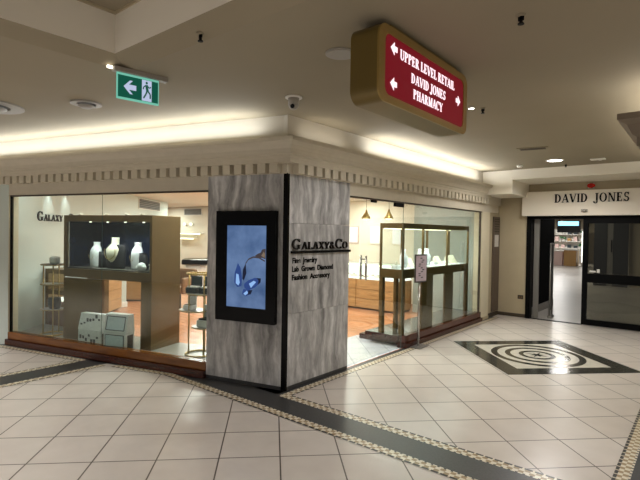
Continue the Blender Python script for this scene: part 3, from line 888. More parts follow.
# ---- left display cabinet (bronze frame)
CU, CV = 3.66, .27
cab = empty('display_cabinet', 'large bronze display cabinet with three necklace busts inside the left shop window', 'display cabinet', LW(CU, CV, .12), LROT)
W_, D_ = 1.60, .53
H_ = 1.715
def cabparts():
    part(lambda q: q.box(.0, .72, 0, .06, 0, .85, 'bronze', .004), 'leg_panel', cab)
    part(lambda q: q.box(.0, .06, D_ - .06, D_, 0, .85, 'bronze', .004), 'leg', cab)
    part(lambda q: q.box(1.42, 1.56, 0, .06, 0, .90, 'bronze', .004), 'leg_panel', cab)
    part(lambda q: q.box(.045, .06, .05, D_ - .03, .995, H_ - .085, 'navy'), 'lining', cab)
    part(lambda q: q.box(1.56, W_, 0, D_, 0, H_, 'bronze', .004), 'side_panel', cab)
    part(lambda q: q.box(0, 1.56, 0, D_, .9 - .04, .98, 'bronze', .003), 'table_frame', cab)
    part(lambda q: (q.box(0, 1.56, 0, .05, H_ - .085, H_, 'bronze', .003), q.box(0, 1.56, D_ - .05, D_, H_ - .085, H_, 'bronze'),
                    q.box(0, .05, .05, D_ - .05, H_ - .085, H_, 'bronze'), q.box(.05, 1.56, .05, D_ - .05, H_ - .02, H_, 'bronze')), 'top_frame', cab)
    for py in (0, D_ - .045): part(lambda q: q.box(0, .045, py, py + .045, .98, H_ - .085, 'bronze'), 'post', cab)
    part(lambda q: q.box(.045, 1.56, D_ - .03, D_ - .01, .98, H_ - .085, 'navy'), 'back_panel', cab)
    part(lambda q: q.box(.045, 1.56, .006, .014, .98, H_ - .085, 'glass_case'), 'glass_front', cab)
    part(lambda q: q.box(.045, 1.56, .02, D_ - .03, .98, .995, 'dark_grey'), 'tray', cab)
cabparts()
for i, x in enumerate((.3, .8, 1.16, 1.42)):
    q = B(); q.cyl((x, .02, H_ + .001), (x, .02, H_ + .02), .028, 'white_plastic')
    q.build('top_light', cab)
for x in (.42, .74, 1.06, 1.38): part(lambda q: q.cyl((x, .085, H_ - .095), (x, .075, H_ - .021), .016, 'lamp_warm'), 'spot_lens', cab)
def bust(u, v, hgt, rot, label, kind):
    t = empty('necklace_bust', label, 'jewellery bust', LW(u, v, 1.116), LROT + rot, 'necklace busts')
    s = hgt / .36
    rings = [(0, 0, 0, .118, .062), (0, 0, .03, .12, .064), (0, 0, .12, .128, .07), (0, .005, .2, .134, .07), (0, .008, .245, .126, .064), (0, .012, .278, .1, .055), (0, .016, .3, .066, .048), (0, .018, .314, .052, .044), (0, .018, .345, .05, .044), (0, .018, .36, .057, .048)]
    rings = [(a, c, z * s, rx * s, ry * s) for a, c, z, rx, ry in rings]
    if kind == 'wide':
        part(lambda q: q.loft([(x_, y_ + .012, z_, rx * 1.08, ry) for x_, y_, z_, rx, ry in rings[:6]], 'velvet_black'), 'shoulder_form', t)
        # cream bib: a tilted pointed oval in front
        q = B()
        q.loft([(0, -.052 * s, .075 * s, .012, .02), (0, -.056 * s, .1 * s, .055, .03), (0, -.055 * s, .16 * s, .095, .032), (0, -.045 * s, .22 * s, .112, .04), (0, -.02 * s, .255 * s, .085, .045), (0, .0, .29 * s, .055, .045), (0, .005, .345 * s, .05, .045), (0, .005, .36 * s, .054, .048)], 'cream_satin')
        q.build('bib', t)
        q = B(); q.tube([(.085 * math.sin(a) * s, -.10 * s + .02 * abs(math.sin(a)), (.2 - .09 * math.cos(a)) * s) for a in [(-1.9 + 3.8 * i / 14) for i in range(15)]], .005, 'brass', 6)
        q.build('necklace', t)
    else:
        part(lambda q: q.loft([(x_ - .02 - .05 * (z_ / hgt - .5) * 0, y_, z_, rx * .76, ry) for x_, y_, z_, rx, ry in rings], 'white_satin'), 'form', t)
        q = B()
        q.loft([(.1 * s, .03, 0, .075, .05), (.105 * s, .03, .08 * s, .09, .05), (.1 * s, .03, .16 * s, .08, .05), (.085 * s, .03, .225 * s, .05, .045)], 'velvet_black')
        q.build('black_side', t)
        q = B(); q.tube([(-.02 + .05 * math.sin(a) * s, -.075 * s, (.17 - .06 * math.cos(a)) * s) for a in [(-1.8 + 3.6 * i / 12) for i in range(13)]], .003, 'brass', 6)
        q.build('necklace', t)
    return t
bust(3.29, .5, .35, R(-8), 'white necklace bust leftmost in the bronze cabinet', 'slim')
bust(2.9, .47, .42, 0, 'tallest bust with cream bib and black shoulders in the middle of the cabinet', 'wide')
bust(2.53, .5, .36, R(-18), 'white necklace bust with black side on the right of the tall bust', 'slim')
q = B()
q.sphere((0, 0, .055), .055, 'white_satin', (1.1, .9, .95)); q.sphere((.05, -.01, .04), .035, 'white_satin'); q.sphere((-.05, -.01, .035), .034, 'white_satin')
q.build('ring_holder', None, LW(2.32, .36, 1.117), LROT, ('small white rounded ring holder right of the busts', 'ring holder'))
t = empty('jewel_box', 'small cream jewellery box at the right end of the cabinet tray', 'jewellery box', LW(2.21, .5, 1.117), LROT)
part(lambda q: q.box(-.07, .07, -.05, .05, 0, .05, 'cream_satin', .006), 'body', t)
part(lambda q: q.box(-.072, .072, -.052, .052, .054, .085, 'cream_satin', .006), 'lid', t)

# ---- two pale card houses / gift boxes at the cabinet's foot
def gift_house(u, v, w, d, h, rot, label, pattern):
    t = empty('gift_box', label, 'gift box', LW(u, v, .12), LROT + rot, 'sloped top gift boxes in the left window')
    hb, top = h * .5, h
    part(lambda q: q.box(-w / 2, w / 2, 0, d, 0, hb - .005, 'pale_blue', .004), 'lower_box', t)
    q = B(); q.prism([(0, hb), (d, hb), (d - .02, top), (.05, top)], 'x', -w / 2 - .004, w / 2 + .004, 'pale_blue'); q.build('upper_box', t)
    q = B()
    if pattern:
        rr = random.Random(11)
        for row in range(2):
            for k in range(7):
                x = -w / 2 + .05 + k * (w - .1) / 6; z = (.05 if row == 0 else hb + .06) + rr.random() * .1
                y = -.003 if row == 0 else (z - hb) / (top - hb) * .05 - .004
                q.box(x - .012 - rr.random() * .012, x + .014, y - .002, y + .002, z, z + .02 + rr.random() * .03, 'ink')
    else:
        for z0, z1, sl in ((.03, hb - .03, 0), (hb + .03, top - .03, 1)):
            y0 = ((z0 - hb) / (top - hb) * .05 if sl else 0) - .004; y1 = ((z1 - hb) / (top - hb) * .05 if sl else 0) - .004
            f = [(-w / 2 + .03, y0, z0), (w / 2 - .03, y0, z0), (w / 2 - .03, y1, z1), (-w / 2 + .03, y1, z1)]
            q.face(f, 'pale_blue2')
            for a, c in ((0, 1), (1, 2), (2, 3), (3, 0)): q.cyl(f[a], f[c], .006, 'ink', seg=6)
    q.build('printed_panel', t)
    part(lambda q: (q.box(w / 2, w / 2 + .006, .03, d - .03, .02, hb - .03, 'dark_grey')), 'side_window', t)
gift_house(2.93, .08, .40, .15, .42, R(0), 'pale grey gift box with dark motifs in front of the cabinet leg', True)
gift_house(2.47, .07, .34, .16, .455, R(6), 'pale blue gift box with framed panels nearer the cabinet opening', False)

# ---- brass etageres
def etagere(u, v, label, levels, w=.36, d=.24, h=1.0, rail=False):
    t = empty('shelf_stand', label, 'display stand', LW(u, v, .12), LROT)
    for sx in (-1, 1):
        part(lambda q: q.cyl((sx * w * .28, -d * .3, .012), (sx * w * .28, -d * .3, h), .009, 'brass', seg=10), 'post', t)
    part(lambda q: q.cyl((0, d * .4, .012), (0, d * .4, h), .009, 'brass', seg=10), 'post', t)
    part(lambda q: q.torus((0, 0, .012), w * .42, .011, 'brass'), 'base_ring', t)
    if rail: part(lambda q: q.tube([(w * .45 * math.cos(a), d * .55 * math.sin(a), h) for a in [2 * PI * i / 32 for i in range(33)]], .012, 'brass', 6), 'top_rail', t)
    for k, (z, off, m) in enumerate(levels):
        part(lambda q: (q.loft([(off, 0, z, w * .48, d * .6), (off, 0, z + .018, w * .48, d * .6)], m, 28)), 'shelf', t)
        part(lambda q: q.tube([(off + w * .49 * math.cos(a), d * .61 * math.sin(a), z + .009) for a in [2 * PI * i / 32 for i in range(33)]], .006, 'brass', 6), 'rim', t)
    return t
etagere(3.97, .34, 'slim brass shelf stand against the white wall at the left end of the window',
        [(.36, -.0, 'plat'), (.72, 0, 'plat'), (1.0, 0, 'dark_grey')])
q = B(); q.box(-.07, .07, -.05, .05, 0, .11, 'pale_blue', .03); q.build('trinket_box', None, LW(3.93, .34, 1.139), LROT, ('small grey rounded box on top of the left brass stand', 'box'))
q = B(); q.loft([(0, 0, 0, .075, .06), (0, 0, .05, .1, .075), (0, 0, .15, .1, .075), (0, 0, .16, .09, .068)], 'teal_dark'); q.build('jewel_pouch', None, LW(3.93, .34, .499), LROT, ('dark teal round box on the lowest shelf of the left brass stand', 'box'))
etagere(1.42, .42, 'slim brass shelf stand beside the marble pillar in the left window',
        [(.34, .1, 'plat'), (.53, -.1, 'plat'), (.74, .02, 'plat')], w=.40, rail=True)
def ring_box(u, v, z, s, label, m1='teal_dark', m2='white_satin'):
    t = empty('ring_box', label, 'jewellery box', LW(u, v, z), LROT, 'boxes on the right brass stand')
    part(lambda q: q.box(-.06 * s, .06 * s, -.05 * s, .05 * s, 0, .05 * s, m1, .008), 'body', t)
    part(lambda q: q.box(-.06 * s, .06 * s, .03 * s, .05 * s, .05 * s, .15 * s, m1, .008), 'lid', t)
    part(lambda q: q.box(-.05 * s, .05 * s, -.04 * s, .028 * s, .05 * s, .062 * s, m2, .004), 'cushion', t)
ring_box(1.50, .40, .8815, 1.35, 'dark open jewellery box on the upper shelf of the right brass stand, left one')
ring_box(1.31, .42, .8815, 1.35, 'dark open jewellery box on the upper shelf of the right brass stand, right one')
ring_box(1.56, .40, .6715, 1.1, 'pale open jewellery box on the middle shelf of the right brass stand', 'white_satin', 'plat')
ring_box(1.29, .40, .4815, 1.7, 'pale blue open jewellery box on the lowest shelf of the right brass stand', 'pale_blue', 'teal_dark')

# olive cabinet by the white wall
oc = empty('side_cabinet', 'olive framed side cabinet with lit niche and slatted door at the white wall', 'cabinet', LW(4.79, .82, 0.004), LROT)
part(lambda q: (q.box(0, .07, 0, .35, 0, 1.0, 'bronze'), q.box(.07, 1.0, 0, .35, .93, 1.0, 'bronze'), q.box(.07, 1.0, 0, .35, .60, .67, 'bronze'), q.box(.93, 1.0, 0, .35, 0, 1.0, 'bronze'), q.box(.07, .93, 0, .35, 0, .1, 'bronze')), 'frame', oc)
part(lambda q: q.box(.07, .93, .3, .33, .67, .93, 'glow_white'), 'lit_niche', oc)
part(lambda q: q.box(.07, .93, .0, .3, .5, .52, 'glow_white'), 'shelf', oc)  # shelf glows by itself to look lit
part(lambda q: q.box(.07, .93, .03, .05, .1, .48, 'wood_slat'), 'slatted_door', oc)

# ---- stool/chair and monitor desk seen right of the left cabinet
t = empty('side_table', 'white side table with thick black top deep in the shop beside the marble pillar', 'table', (-7.7, 4.5, 0.004), R(-40))
part(lambda q: q.loft([(0, 0, 0, .22, .22), (0, 0, .1, .2, .2), (0, 0, .5, .27, .27), (0, 0, .72, .3, .3)], 'white_satin', 20), 'pedestal', t)
part(lambda q: q.box(-.44, .44, -.36, .36, .72, .86, 'black_gloss', .03), 'tabletop', t)
t3 = empty('tub_chair', 'dark brown tub chair deep in the shop behind the right brass stand', 'chair', (-5.55, 2.45, 0.004), R(20))
part(lambda q: q.box(-.28, .28, -.28, .28, .3, .46, 'wood_slat', .04), 'seat', t3)
part(lambda q: (q.box(-.32, .32, .2, .3, .3, .8, 'wood_slat', .04), q.box(-.34, -.26, -.26, .28, .3, .64, 'wood_slat', .03), q.box(.26, .34, -.26, .28, .3, .64, 'wood_slat', .03)), 'backrest', t3)
for sx in (-1, 1):
    for sy in (-1, 1): part(lambda q: q.cyl((sx * .24, sy * .24, 0), (sx * .24, sy * .24, .3), .02, 'black_metal'), 'leg', t3)

# ================================================================== SCREEN AND NAME ON THE PILLAR
sc = empty('display_screen', 'black framed portrait advertising screen with a blue butterfly picture on the marble pillar', 'screen', LW(.842, 0, .687), LROT)
w, h = .738, 1.18
part(lambda q: (q.box(0, .142, -.06, 0, 0, h, 'black_gloss'), q.box(.630, w, -.06, 0, 0, h, 'black_gloss'), q.box(.142, .630, -.06, 0, 0, .154, 'black_gloss'), q.box(.142, .630, -.06, 0, 1.025, h, 'black_gloss'), q.box(.142, .630, -.03, 0, .154, 1.025, 'black_gloss')), 'bezel', sc)
pic = part(lambda q: q.box(.142, .630, -.054, -.031, .154, 1.025, 'screen'), 'picture', sc)
def poly(q, pts, m, y):
    q.prism([(.142 + x * .488, .154 + z * .871) for x, z in pts], 'y', y - .0004, y, m)
q = B()
poly(q, [(.29, .54), (.21, .42), (.20, .30), (.28, .245), (.385, .26), (.40, .36), (.36, .48)], 'wing_blue', -.0544)
poly(q, [(.25, .41), (.24, .29), (.31, .265), (.345, .30), (.31, .40)], 'wing_light', -.0548)
poly(q, [(.49, .54), (.42, .46), (.41, .35), (.45, .33), (.51, .42)], 'wing_dark', -.0544)
poly(q, [(.45, .285), (.56, .335), (.72, .37), (.88, .365), (.85, .31), (.72, .25), (.56, .215), (.47, .24)], 'wing_blue', -.0544)
poly(q, [(.58, .295), (.70, .335), (.76, .32), (.63, .245)], 'wing_light', -.0548)
poly(q, [(.77, .37), (.88, .368), (.87, .32), (.80, .285), (.82, .34)], 'wing_dark', -.0552)
poly(q, [(.405, .165), (.44, .225), (.56, .225), (.66, .215), (.63, .17), (.50, .14)], 'wing_blue', -.0546)
poly(q, [(.44, .17), (.53, .21), (.565, .18), (.49, .15)], 'wing_light', -.055)
poly(q, [(.57, .215), (.67, .22), (.63, .17), (.55, .16)], 'wing_dark', -.0552)
q.build('butterfly', pic)
q = B()
arc = [(.45, .47), (.49, .54), (.56, .59), (.68, .62), (.82, .615), (.97, .575)]
for (ax_, az), (bx, bz) in zip(arc[:-1], arc[1:]):
    poly(q, [(ax_, az - .008), (bx, bz - .008), (bx, bz + .010), (ax_, az + .010)], 'twig', -.0544)
poly(q, [(.72, .635), (.80, .665), (.86, .675), (.90, .715), (.985, .725), (.985, .60), (.90, .615), (.80, .61)], 'twig', -.0548)
poly(q, [(.88, .64), (.94, .69), (.975, .66), (.96, .615)], 'twig_light', -.0552)
q.build('twig', pic)

sg = empty('shop_sign', 'dark raised shop name lettering with underline on the right marble face', 'sign', (0, 0, 0), RROT)
serif_letters(sg, 'Galaxy&Co', .066, 1.035, 1.468, .112, -.004, .02, 'letter_bronze', .72, T=.15)
part(lambda q: q.box(.055, 1.09, -.03, 0, 1.425, 1.452, 'letter_black', .003), 'underline', sg)
lt = empty('service_lettering', 'three lines of small black words under the shop name on the marble', 'lettering', (0, 0, 0), RROT)
plain_text(lt, 'Fine  Jewelry', .085, 1.325, .056, .405, 'letter_black', -.001)
plain_text(lt, 'Lab  Grown  Diamond', .08, 1.235, .056, .695, 'letter_black', -.001)
plain_text(lt, 'Fashion  Accessory', .08, 1.147, .056, .64, 'letter_black', -.001)

# ================================================================== RIGHT SHOP FRONT
b = B(); b.box(2.5, 5.43, -.01, .1, .075, .178, 'wood_red', .006); b.box(2.46, 5.43, -.045, .1, 0.006, .075, 'wood_step', .004)
struct(b.build('trim_8', None, (0, 0, 0), RROT), 'polished timber base under the right shop window')
b = B(); b.box(2.46, 5.43, .1, .66, .08, .168, 'wood_step'); b.box(2.46, 5.43, .1, .66, .168, .172, 'plat_dark'); b.box(2.6, 5.43, .1, .86, .005, .08, 'wood_step')
struct(b.build('trim_9', None, (0, 0, 0), RROT), 'low display platform inside the right shop window')
w2 = B(); w2.box(2.462, 5.42, .033, .039, .178, 2.1, 'glass'); w2 = w2.build('window_2', None, (0, 0, 0), RROT); struct(w2, 'frameless glass of the right shop window')
part(lambda q: (q.box(5.41, 5.43, .02, .06, .178, 2.105, 'dark_slot'), q.box(1.092, 5.43, .015, .065, 2.085, 2.105, 'dark_slot')), 'window_frame', w2)
part(lambda q: q.box(2.4535, 2.4575, .033, .039, .012, 2.09, 'glass_edge'), 'window_joint', w2)
dr = empty('door_2', 'frameless glass shop door with twin bar handles beside the marble pillar', 'door', (0, 0, 0), RROT)
dr['kind'] = 'structure'
part(lambda q: q.box(1.385, 2.445, .033, .039, .015, 2.08, 'glass'), 'glass_leaf', dr)
part(lambda q: q.box(1.096, 1.375, .033, .039, .012, 2.085, 'glass'), 'side_light', dr)
part(lambda q: (q.box(2.2, 2.45, .02, .052, 2.03, 2.085, 'black_metal', .003)), 'patch_fitting', dr)
part(lambda q: (q.box(1.62, 1.73, .02, .052, 2.055, 2.085, 'black_metal', .003)), 'patch_fitting', dr)
for yy in (-.004, .076):
    part(lambda q: (q.cyl((1.46, yy, 1.06), (1.46, yy, 1.37), .014, 'chrome'), q.cyl((1.46, yy, 1.11), (1.46, .036, 1.11), .009, 'chrome'), q.cyl((1.46, yy, 1.32), (1.46, .036, 1.32), .009, 'chrome')), 'door_handle', dr)
# inner end partition at the right end of the window
b = B(); b.box(-1.45, -.165, 5.43, 5.5, 0.004, 2.475, 'part_green')
struct(b.build('wall_partition'), 'white partition at the right end of the right window')

# ---- right display cabinet
rc = empty('display_cabinet', 'long bronze display cabinet with glass top inside the right shop window', 'display cabinet', (-.05, 2.5, .172), RROT)
Lr, Dr, Ht, Hc = 2.42, .40, .955, 1.635
def leg(x0, x1, y0, y1): part(lambda q: q.box(x0, x1, y0, y1, 0, Ht - .13, 'bronze', .003), 'leg', rc)
leg(0, .075, 0, .06); leg(0, .075, Dr - .06, Dr); leg(.6, .98, 0, .03); leg(.42, .5, Dr - .05, Dr); leg(1.43, 1.76, 0, .03); leg(2.33, Lr, 0, .05); leg(2.33, Lr, Dr - .05, Dr); leg(1.5, 1.6, Dr - .05, Dr)
part(lambda q: (q.box(0, Lr, 0, .05, Ht - .13, Ht, 'bronze', .003), q.box(0, Lr, Dr - .05, Dr, Ht - .13, Ht, 'bronze', .003), q.box(0, .05, .05, Dr - .05, Ht - .13, Ht, 'bronze'), q.box(Lr - .05, Lr, .05, Dr - .05, Ht - .13, Ht, 'bronze'), q.box(.05, Lr - .05, .05, Dr - .05, Ht - .04, Ht - .01, 'bronze')), 'table_frame', rc)
part(lambda q: q.box(.03, Lr - .03, .03, Dr - .03, Ht - .009, Ht + .006, 'white_satin'), 'tray', rc)
part(lambda q: (q.box(0, Lr, 0, .035, Hc - .075, Hc, 'bronze', .003), q.box(0, Lr, Dr - .035, Dr, Hc - .075, Hc, 'bronze', .003), q.box(0, .035, .035, Dr - .035, Hc - .075, Hc, 'bronze'), q.box(Lr - .035, Lr, .035, Dr - .035, Hc - .075, Hc, 'bronze')), 'top_frame', rc)
for x in (0, .62, 1.5, Lr - .03):
    part(lambda q: (q.box(x, x + .03, 0, .03, Ht, Hc - .07, 'bronze')), 'post', rc)
    part(lambda q: (q.box(x, x + .03, Dr - .03, Dr, Ht, Hc - .07, 'bronze')), 'post', rc)
part(lambda q: q.box(.03, Lr - .03, .008, .014, Ht, Hc - .07, 'glass_case'), 'glass_front', rc)
part(lambda q: q.box(.008, .014, .03, Dr - .03, Ht, Hc - .07, 'glass_case'), 'glass_end', rc)
part(lambda q: q.box(.04, Lr - .04, Dr - .06, Dr - .05, Hc - .085, Hc - .075, 'led_strip'), 'light_strip', rc)
# white display pieces in it
rnd = random.Random(5)
def disp(x, v, kind, label):
    q = B()
    if kind == 0:
        q.loft([(0, 0, 0, .055, .045), (0, 0, .08, .085, .05), (0, .0, .16, .1, .05), (0, .01, .2, .05, .04), (0, .01, .24, .035, .032), (0, .01, .28, .036, .034)], 'white_satin'); nm, ct = 'necklace_bust', 'jewellery bust'
    elif kind == 1:
        q.box(-.07, .07, -.05, .05, 0, .05, 'white_satin', .008); q.loft([(0, 0, .05, .018, .018), (0, 0, .11, .012, .012)], 'cream_satin', 12); nm, ct = 'ring_cone', 'ring holder'
    else:
        q.prism([(-.05, 0), (.06, 0), (.06, .13), (.04, .14)], 'x', -.08, .08, 'cream_satin'); nm, ct = 'earring_card', 'jewellery card'
    q.build(nm, None, (-.05 - v, 2.5 + x, .172 + Ht + .0065), RROT, (label, ct, 'white display pieces in the right cabinet'))
ords = ['first', 'second', 'third', 'fourth', 'fifth', 'sixth', 'seventh', 'eighth', 'ninth', 'tenth']
for i, (x, v, k) in enumerate(((.15, .2, 1), (.38, .2, 0), (.62, .22, 2), (.92, .2, 0), (1.15, .2, 0), (1.4, .2, 1), (1.62, .22, 2), (1.85, .2, 1), (2.05, .2, 2), (2.25, .22, 2))):
    disp(x, v, k, 'white %s in the right cabinet, %s piece from the glass door' % (('necklace bust', 'ring holder', 'jewellery card')[k], ords[i]))

# ---- sign stand before the glass joint
st = empty('sign_stand', 'chrome pole stand with a lilac poster board in front of the right window', 'sign stand', (.10, 2.72, .003), RROT)
part(lambda q: q.box(-.14, .14, -.10, .10, 0, .014, 'grey_metal', .004), 'base_plate', st)
part(lambda q: q.cyl((0, 0, .014), (0, 0, .98), .017, 'chrome'), 'pole', st)
part(lambda q: (q.box(-.145, .145, -.03, -.012, .945, 1.355, 'dark_grey', .004)), 'frame', st)
part(lambda q: q.box(-.125, .125, -.033, -.03, .965, 1.335, 'lilac'), 'poster', st)
part(lambda q: [q.box(-.01 + .05 * math.sin(i * 1.3) - .02, .02 + .05 * math.sin(i * 1.3), -.0345, -.033, 1.29 - i * .028, 1.305 - i * .028, 'ink') for i in range(11)], 'printed_marks', st)
for ch in st.children:
    if ch.name.split('.')[0] in ('frame', 'poster', 'printed_marks'): ch.rotation_euler = (0, 0, R(-8))

# ================================================================== HANGING RED DIRECTION SIGN
X1, X0 = 1.95, 1.765
rs = empty('direction_sign', 'lit red and gold direction sign hanging from the ceiling near the pillar', 'sign', (X1, 0, 0), RROT)
def rrect(x0, x1, z0, z1, r, n=8):
    pts = []
    for cx, cz, a in ((x1 - r, z0 + r, -90), (x1 - r, z1 - r, 0), (x0 + r, z1 - r, 90), (x0 + r, z0 + r, 180)):
        for i in range(n + 1):
            t = R(a + 90 * i / n); pts.append((cx + r * math.cos(t), cz + r * math.sin(t)))
    return pts
def ring_prism(q, o, k, y0, y1, m):
    n = len(o)
    for i in range(n):
        j = (i + 1) % n
        q.prism([o[i], o[j], k[j], k[i]], 'y', y0, y1, m)
outer = rrect(-1.365, -.155, 2.385, 2.815, .075); inner = rrect(-1.30, -.215, 2.428, 2.770, .05)
part(lambda q: q.prism(outer, 'y', .012, .19, 'gold_sign'), 'case', rs)
part(lambda q: ring_prism(q, outer, inner, 0, .012, 'gold'), 'rim', rs)
part(lambda q: q.prism(inner, 'y', .006, .011, 'sign_red'), 'face_panel', rs)
part(lambda q: q.box(-1.2, -.3, .03, .17, 2.815, 2.85, 'gold_sign'), 'ceiling_mount', rs)
for txt, a0, a1, zz in (('UPPER LEVEL RETAIL', -1.131, -.371, 2.666), ('DAVID JONES', -.994, -.514, 2.565), ('PHARMACY', -.965, -.557, 2.475)):
    ln = bpy.data.objects.new('text_line', None); COL.objects.link(ln); ln.parent = rs
    serif_letters(ln, txt, a0, a1, zz, .058, .0055, .003, 'sign_white', T=.21)
def arrow(q, cx, cz, s, d):
    pts = [(-1, 0), (0.1, 1), (.1, .42), (1, .42), (1, -.42), (.1, -.42), (.1, -1)]
    q.prism([(cx + d * x * s, cz + z * s) for x, z in pts], 'y', .0025, .0055, 'sign_white')
part(lambda q: arrow(q, -1.2, 2.705, .036, 1), 'arrow', rs)
part(lambda q: arrow(q, -1.2, 2.505, .036, 1), 'arrow', rs)
part(lambda q: arrow(q, -.305, 2.607, .036, -1), 'arrow', rs)

# ================================================================== EXIT SIGN
ex = empty('exit_sign', 'green lit exit sign with running figure hanging from the ceiling at left', 'exit sign', (-.055, -1.80, 0), R(81))
part(lambda q: q.box(-.03, .425, -.035, .03, 2.815, 2.85, 'grey_plastic', .004), 'ceiling_mount', ex)
part(lambda q: q.box(-.075, -.035, -.010, .010, 2.83, 2.848, 'lamp_warm'), 'indicator_lamp', ex)
part(lambda q: q.box(.0, .353, -.008, .008, 2.622, 2.815, 'exit_edge'), 'acrylic_blade', ex)
part(lambda q: q.box(.008, .345, -.010, -.008, 2.636, 2.798, 'exit_green'), 'green_face', ex)
q = B()
q.prism([(.105 + x * .052, 2.718 + z * .048) for x, z in [(-1, 0), (0, 1.05), (.45, 1.05), (-.15, .4), (1, .4), (1, -.4), (-.15, -.4), (.45, -1.05), (0, -1.05)]], 'y', -.0115, -.01, 'exit_white'); q.build('arrow', ex)
part(lambda q: q.box(.205, .288, -.0112, -.010, 2.638, 2.796, 'exit_white'), 'doorway_symbol', ex)
q = B()
q.prism([(.245 + .010 * math.cos(2 * PI * i / 12), 2.776 + .010 * math.sin(2 * PI * i / 12)) for i in range(12)], 'y', -.0125, -.0112, 'exit_green')
for a, c, w in (((0.2428, 2.7610), (0.2521, 2.7140), .022), ((0.2409, 2.7570), (0.2205, 2.7440), .009), ((0.2205, 2.7440), (0.2149, 2.7240), .009), ((0.2465, 2.7570), (0.2697, 2.7410), .009), ((0.2697, 2.7410), (0.2818, 2.7510), .009),
                ((0.2493, 2.7170), (0.2372, 2.6870), .012), ((0.2372, 2.6870), (0.2186, 2.6570), .012), ((0.2539, 2.7170), (0.2763, 2.6940), .012), ((0.2763, 2.6940), (0.2763, 2.6610), .012)):
    d = Vector((c[0] - a[0], c[1] - a[1])).normalized(); n = Vector((-d.y, d.x)) * w / 2
    q.prism([(a[0] - n.x, a[1] - n.y), (c[0] - n.x, c[1] - n.y), (c[0] + n.x, c[1] + n.y), (a[0] + n.x, a[1] + n.y)], 'y', -.0125, -.0112, 'exit_green')
q.build('running_figure', ex)
ex.scale = (.9, 1, 1)

# ================================================================== CEILING FITTINGS
def sprinkler(x, y, label, z=None):
    t = empty('sprinkler', label, 'sprinkler', (x, y, CE if z is None else z), 0, 'ceiling sprinklers')
    part(lambda q: q.loft([(0, 0, -.008, .018, .018), (0, 0, 0.002, .028, .028)], 'ceiling', 18), 'escutcheon', t)
    part(lambda q: (q.cyl((0, 0, -.045), (0, 0, -.008), .009, 'black_metal'), q.cyl((-.012, 0, -.03), (-.012, 0, -.008), .004, 'black_metal'), q.cyl((.012, 0, -.03), (.012, 0, -.008), .004, 'black_metal')), 'body', t)
    part(lambda q: q.cyl((0, 0, -.05), (0, 0, -.045), .017, 'black_metal'), 'deflector', t)
sprinkler(.9, -1.76, 'ceiling sprinkler head near the recessed well', CE + .018)
sprinkler(2.54, -.87, 'ceiling sprinkler head right of the red sign, nearest the top edge')
t = empty('security_camera', 'white dome security camera on the ceiling in front of the cornice corner', 'security camera', (.48, -.45, CE))
part(lambda q: q.cyl((0, 0, -.012), (0, 0, 0), .075, 'white_plastic', seg=24), 'mount', t)
part(lambda q: q.loft([(0, 0, -.07, .047, .047), (0, 0, -.012, .05, .05)], 'grey_plastic'), 'housing', t)
part(lambda q: q.sphere((0, 0, -.07), .047, 'grey_plastic'), 'dome', t)
part(lambda q: q.cyl((.012, -.022, -.08), (.026, -.046, -.096), .018, 'black_gloss'), 'lens', t)
def diffuser(x, y, r, label):
    t = empty('round_diffuser', label, 'air diffuser', (x, y, CE), 0, 'round ceiling diffusers')
    q = B(); ringpoly(q, r * .62, r, -.014, -.0, 'grey_plastic', 36); q.build('outer_ring', t)
    part(lambda q: q.cyl((0, 0, -.004), (0, 0, -.001), r * .62, 'dark_grey', seg=36), 'dark_slot', t)
    part(lambda q: q.loft([(0, 0, -.05, r * .3, r * .3), (0, 0, -.03, r * .52, r * .52), (0, 0, -.024, r * .52, r * .52)], 'grey_plastic', 32), 'inner_cone', t)
diffuser(-1.27, -1.47, .14, 'small round air diffuser in the ceiling left of the exit sign')
diffuser(-2.16, -2.02, .31, 'large round air diffuser cut by the left edge of the view')
t = empty('ceiling_speaker', 'flat round speaker grille in the ceiling left of the red sign', 'speaker', (1.43, -1.02, CE))
part(lambda q: q.cyl((0, 0, -.008), (0, 0, 0), .105, 'grey_plastic', seg=32), 'rim', t)
part(lambda q: q.cyl((0, 0, -.011), (0, 0, -.008), .09, 'dark_grey' if 0 else 'grey_plastic', seg=32), 'grille', t)
def downlight(x, y, r, label):
    t = empty('downlight', label, 'ceiling light', (x, y, CE), 0, 'mall ceiling downlights')
    q = B(); ringpoly(q, r * .8, r, -.012, 0, 'white_plastic', 30); q.build('ring', t)
    part(lambda q: q.cyl((0, 0, -.008), (0, 0, -.003), r * .8, 'lamp_white', seg=28), 'lens', t)
downlight(1.46, 4.55, .13, 'bright round downlight in the ceiling in front of the store entrance')
downlight(1.60, .80, .032, 'small bright downlight just right of the red sign')
t = empty('slot_vent', 'short slotted air vent in the ceiling beyond the red sign', 'air vent', (1.47, 3.3, CE), R(10))
part(lambda q: q.box(-.2, .2, -.09, .09, -.01, 0, 'ceiling', .003), 'frame', t)
part(lambda q: [q.box(-.16, .16, -.06 + k * .05, -.03 + k * .05, -.0125, -.01, 'dark_slot') for k in range(3)], 'slot', t)
t = empty('smoke_detector', 'small round smoke detector in the ceiling near the cornice end', 'smoke detector', (.84, 4.85, CE))
part(lambda q: q.loft([(0, 0, -.04, .035, .035), (0, 0, -.02, .05, .05), (0, 0, 0, .05, .05)], 'white_plastic', 20), 'body', t)
t = empty('emergency_light', 'small square emergency light in the ceiling right of the bright downlight', 'emergency light', (2.02, 4.75, CE))
part(lambda q: q.box(-.1, .1, -.05, .05, -.018, 0, 'white_plastic', .005), 'body', t)
part(lambda q: q.sphere((.03, 0, -.018), .03, 'white_plastic', (1, 1, .5)), 'lens', t)
sprinkler(1.50, 5.10, 'ceiling sprinkler head just before the bulkhead')
sprinkler(1.68, .88, 'ceiling sprinkler head behind the right end of the red sign')

